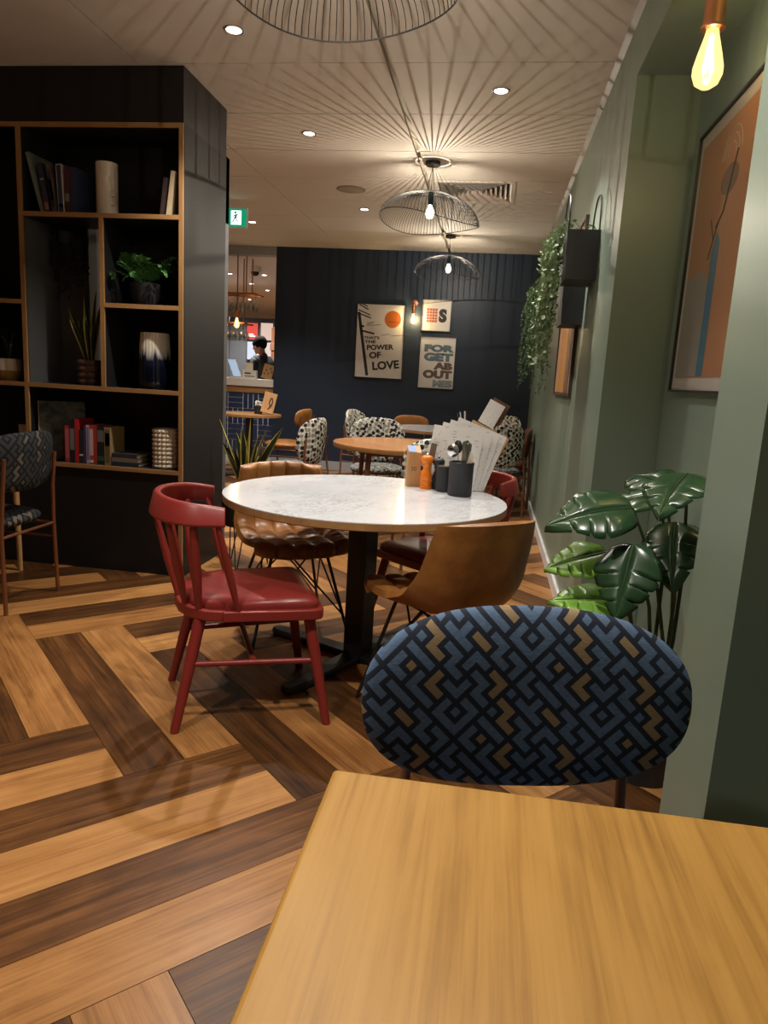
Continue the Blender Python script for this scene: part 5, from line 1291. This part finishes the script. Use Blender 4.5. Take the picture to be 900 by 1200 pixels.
for i in range(6):
    for j in range(4):
        x0 = -2.872-B_*(i+1); z0 = 0.955-B_*(j+1)
        for k in range(3):
            o = bpy.data.objects.new('tile', th_ if (i+j) % 2 == 0 else tv_); COL.objects.link(o); o.parent = t
            o.location = (x0, CY-0.002, z0+k*B_/3) if (i+j) % 2 == 0 else (x0+k*B_/3, CY-0.002, z0)
CT = 1.135
t = thing('till_screen', 'pale blue till screen tilted on the bar counter', 'screen', (-3.47, CY+0.18, CT), 0.1)
MB().box(-0.09,0.09,-0.06,0.06,0,0.012).build('stand', M['white_plastic'], t, bevel=0.003)
mb = MB(); mb.obox((-0.02,0,0.135), (0.055,0.012,-0.0), (0,0.006,0), (-0.045,0,0.115)); mb.build('casing', M['white_plastic'], t, bevel=0.002)
mb = MB(); mb.obox((-0.02,-0.0085,0.135), (0.049,0.011,0), (0,0.001,0), (-0.042,0,0.108)); mb.build('display', emit('till_display', (0.50,0.66,0.85), 0.75), t, smooth=False)
t = thing('leaflet_box', 'white leaflet box with two dark print lines on the bar counter', 'box', (-3.255, CY+0.14, CT))
MB().box(-0.095,0.095,-0.03,0.03,0,0.115).build('box', M['paper'], t, bevel=0.002)
for z0, z1, a, b in ((0.065,0.083,-0.07,0.02),(0.030,0.040,-0.07,0.075)): MB().box(a,b,-0.0312,-0.030,z0,z1).build('print_line', BLK, t, smooth=False)
t = thing('card_stand', 'small white card standing behind the leaflet box', 'card', (-3.30, CY+0.24, CT))
MB().box(-0.05,0.05,-0.003,0.003,0,0.215).build('card', M['paper'], t, smooth=False, bevel=0.001)
MB().box(-0.05,0.05,-0.02,0.02,0,0.008).build('base', M['white_plastic'], t, smooth=False)
mc, Rc = menu_holder('pale wooden board with small dark marks at the counter end', (-3.02, CY+0.12, CT), 0.1, 0.20, name='spotted_board', scale=0.68, hw=0.105)
for x, z in ((-0.03,0.10),(0.02,0.13),(0.045,0.09),(-0.05,0.05),(0.0,0.06)):
    mb = MB().box(x,x+0.016,-0.0016,0,z,z+0.022); mb.v = [tuple(Rc @ Vector(p)) for p in mb.v]; mb.build('dark_mark', BLK, mc, smooth=False)
# glass rack
t = thing('glass_rack', 'copper hanging rack of upturned wine glasses above the bar', 'glass rack', (-3.55, CY+0.20, 2.72))
for x in (0.12, 0.24):
    for y in (-0.12, 0.12): MB().tube([(x,y,0),(x,y,-0.93 if x < 0.2 else -0.48)], 0.009, 8).build('hanging_rod', M['copper_leg'], t)
for zz, x0, x1 in ((-0.48,-0.5,0.38),(-0.86,-0.5,0.24)):
    mb = MB(); mb.tube([(x0,-0.17,zz),(x1,-0.17,zz),(x1,0.17,zz),(x0,0.17,zz)], 0.011, 8, closed=True); mb.build('tray_frame', M['copper_leg'], t)
    for y in (-0.115,-0.055,0.055,0.115): MB().tube([(x0,y,zz),(x1,y,zz)], 0.005, 6).build('rail', M['copper_leg'], t)
gp = [(0.036,0.0),(0.037,-0.002),(0.006,-0.006),(0.0045,-0.03),(0.0045,-0.085),(0.012,-0.098),(0.034,-0.13),(0.042,-0.165),(0.039,-0.205),(0.033,-0.232),(0.0318,-0.232),(0.0375,-0.205),(0.040,-0.165),(0.032,-0.131),(0.010,-0.101),(0,-0.099)]
gm = None; GG = 'wine glasses in the hanging rack'
for zz, row, xr in ((2.24,'upper',(-3.66,-3.575,-3.49,-3.37,-3.25)),(1.855,'lower',(-3.66,-3.575,-3.49,-3.37))):
    for yy, rn in ((-0.085,'front'),(0.085,'back')):
        for x in xr:
            g0 = thing('wine_glass', 'upturned wine glass hanging in the %s %s row of the copper rack' % (row, rn), 'wine glass', (x, CY+0.20+yy, zz+0.013), 0, GG)
            if gm is None:
                gm = (MB().lathe(gp[4:], 18).mesh('bowl', M['glass']), MB().lathe([(0,0.0)]+gp[:5]+[(0,-0.085)], 18).mesh('stem', M['glass']))
            for nm, me in zip(('bowl', 'stem'), gm):
                o = bpy.data.objects.new(nm, me); COL.objects.link(o); o.parent = g0
t = thing('bar_bulb', 'glowing bulb hanging under the glass rack', 'pendant lamp', (-3.395, CY-0.025, 2.72))
MB().tube([(0,0,0),(0,0,-0.70)], 0.004, 6).build('cord', M['black_metal'], t)
bulb_lamp(t, 0, -0.70, 0.85, 10.0)
t = thing('camera_dome', 'white security camera dome on the bar room ceiling', 'camera', (-3.50, 10.3, 2.72))
MB().lathe([(0,0),(0.085,0),(0.085,-0.06),(0.075,-0.075),(0,-0.075)], 24).build('housing', M['white_plastic'], t)
MB().lathe([(0.058,-0.073),(0.055,-0.10),(0.035,-0.125),(0,-0.135)], 24).build('dome', M['black_metal'], t)
# boards on the partition behind the bar
def lightbox(label, x0, x1, z0, z1, col, st):
    t = thing('menu_lightbox', label, 'menu board', (x0, 11.998, z0), 0, 'lit boards behind the bar')
    W_, H_ = x1-x0, z1-z0
    MB().box(0,W_,-0.03,0,0,H_).build('case', M['black_metal'], t, smooth=False)
    MB().box(0.012,W_-0.012,-0.032,-0.03,0.012,H_-0.012).build('lit_panel', emit('lit_panel', col, st), t, smooth=False); return t
l = lightbox('lit red board on the partition behind the bar', -4.20, -3.985, 1.755, 2.05, (0.75,0.06,0.04), 1.0)
MB().box(0.03,0.16,-0.0335,-0.032,0.06,0.075).build('print_line', M['paper'], l, smooth=False); MB().box(0.03,0.13,-0.0335,-0.032,0.09,0.105).build('print_line', M['paper'], l, smooth=False)
lightbox('lit peach board on the partition behind the bar', -3.955, -3.72, 1.755, 2.06, (0.80,0.56,0.46), 0.9)
lightbox('lit white board on the partition, lower left', -4.19, -3.965, 1.42, 1.74, (0.72,0.78,0.92), 1.0)
lightbox('lit pinkish white board on the partition, lower right', -3.955, -3.72, 1.42, 1.74, (0.85,0.70,0.66), 0.9)
t = thing('wooden_post', 'brown wooden post standing at the right of the lit boards', 'post', (-3.69, 11.90, 0))
MB().box(-0.035,0.035,-0.03,0.03,0,1.98).build('shaft', M['brownwood'], t, smooth=False, bevel=0.003)
MB().box(-0.05,0.05,-0.045,0.045,1.60,1.72).build('block', M['brownwood'], t, smooth=False, bevel=0.003)

# ------------------------------------------------------------------ the person behind the bar
def person():
    t = thing('person', 'person with dark hair in a dark jacket looking down behind the bar', 'person', (-3.56, 10.9, 0), math.radians(152))
    V = []; E_ = []; Rr = []
    def add(p, r, par=None):
        V.append(p); Rr.append(r); i = len(V)-1
        if par is not None: E_.append((par, i))
        return i
    pel = add((0,0,0.95),0.150); sp = add((0.0,0,1.12),0.140,pel); ch = add((-0.01,0,1.32),0.165,sp); sh = add((-0.01,0,1.43),0.115,ch)
    nk = add((0.02,0,1.50),0.058,sh); hb = add((0.06,0,1.565),0.072,nk); hm = add((0.085,0,1.635),0.092,hb); hc = add((0.065,0,1.715),0.083,hm)
    ns = add((0.17,0,1.575),0.022,hm); jw = add((0.125,0,1.545),0.045,hb)
    for s in (-1,1):
        a = add((-0.01,s*0.155,1.415),0.075,sh); b = add((-0.02,s*0.225,1.28),0.062,a); c = add((0.02,s*0.245,1.12),0.052,b); d = add((0.16,s*0.19,1.045),0.043,c); e = add((0.27,s*0.13,1.02),0.032,d); h = add((0.33,s*0.115,1.01),0.034,e)
        for k in range(4):
            f1 = add((0.375,s*(0.085+0.02*k),1.005),0.0095,h); f2 = add((0.41+0.006*(k in (1,2)),s*(0.083+0.02*k),0.985),0.0085,f1); add((0.42+0.006*(k in (1,2)),s*(0.083+0.02*k),0.96),0.008,f2)
        th1 = add((0.33,s*0.075,1.0),0.0105,e); add((0.365,s*0.06,0.985),0.0095,th1)
        k1 = add((0.0,s*0.095,0.86),0.105,pel); k2 = add((0.02,s*0.105,0.50),0.068,k1); k3 = add((-0.01,s*0.11,0.12),0.048,k2); k4 = add((0.03,s*0.115,0.05),0.045,k3); add((0.16,s*0.125,0.042),0.038,k4)
    me = bpy.data.meshes.new('body'); me.from_pydata(V, E_, []); o = bpy.data.objects.new('body', me); COL.objects.link(o)
    sk = o.modifiers.new('skin', 'SKIN'); sk.use_smooth_shade = True
    for i, r in enumerate(Rr): me.skin_vertices[0].data[i].radius = (r, r)
    me.skin_vertices[0].data[0].use_root = True
    sb = o.modifiers.new('sub', 'SUBSURF'); sb.levels = 2; sb.render_levels = 2
    dg = bpy.context.evaluated_depsgraph_get(); ev = o.evaluated_get(dg); nm = bpy.data.meshes.new_from_object(ev); bpy.data.objects.remove(o)
    nm.name = 'body'
    for m in (flat('skin', (0.50,0.28,0.20), 0.5), flat('dark_jacket', (0.013,0.017,0.025), 0.75, 0, 0.2), flat('dark_trousers', (0.015,0.015,0.018), 0.8), flat('shoe_leather', (0.01,0.01,0.01), 0.4)): nm.materials.append(m)
    for p in nm.polygons:
        c = p.center; p.use_smooth = True
        p.material_index = 0 if (c.z > 1.487 or c.x > 0.26) and c.z > 0.9 else 1 if c.z > 0.9 else 2 if c.z > 0.09 else 3
    b = bpy.data.objects.new('body', nm); COL.objects.link(b); b.parent = t
    HAIR = flat('black_hair', (0.004,0.0035,0.0035), 0.8, 0, 0.3, 0.05, 0.4, 60)
    mb = MB()
    def hf(u, v):
        a = 2*PI*u; el = -0.80+v*(PI/2+0.80)   # elevation
        fr = math.cos(a)                        # 1 = front
        lo = 0.30*max(0,fr)**1.5+ -0.02
        el = max(el, -0.80+0.30*abs(math.sin(a))+0.95*max(0,fr)**1.2+0.08*math.sin(a*9)) if v < 0.5 else el
        r = 1.0+0.035*math.sin(a*17+v*9)*math.cos(v*1.5)
        return Vector((0.066+0.122*r*math.cos(el)*math.cos(a)-0.006, 0.104*r*math.cos(el)*math.sin(a), 1.662+0.122*r*math.sin(el)-0.02*math.cos(a)*math.cos(el)))
    mb.grid(hf, 40, 14, cu=True)
    h = mb.build('hair', HAIR, t, ang=80); so = h.modifiers.new('thick','SOLIDIFY'); so.thickness = 0.012
    mb = MB(); mb.tube([(0.02+0.072*math.cos(a*PI/8), 0.072*math.sin(a*PI/8), 1.475+0.02*math.cos(a*PI/8+PI)) for a in range(16)], 0.022, 8, closed=True); mb.build('collar', nm.materials[1], t)
    for s in (-1,1):
        MB().sphere((0.06,s*0.092,1.62), 0.03, 10, 8, (0.5,0.3,1.0)).build('ear', nm.materials[0], b)
        MB().sphere((0.158,s*0.032,1.632), 0.010, 8, 6, (0.6,1,0.7)).build('eye', M['black_metal'], b)
    MB().sphere((0.158,0,1.545), 0.018, 8, 6, (0.5,1.2,0.35)).build('mouth', flat('lips', (0.35,0.12,0.10), 0.5), b)
person()
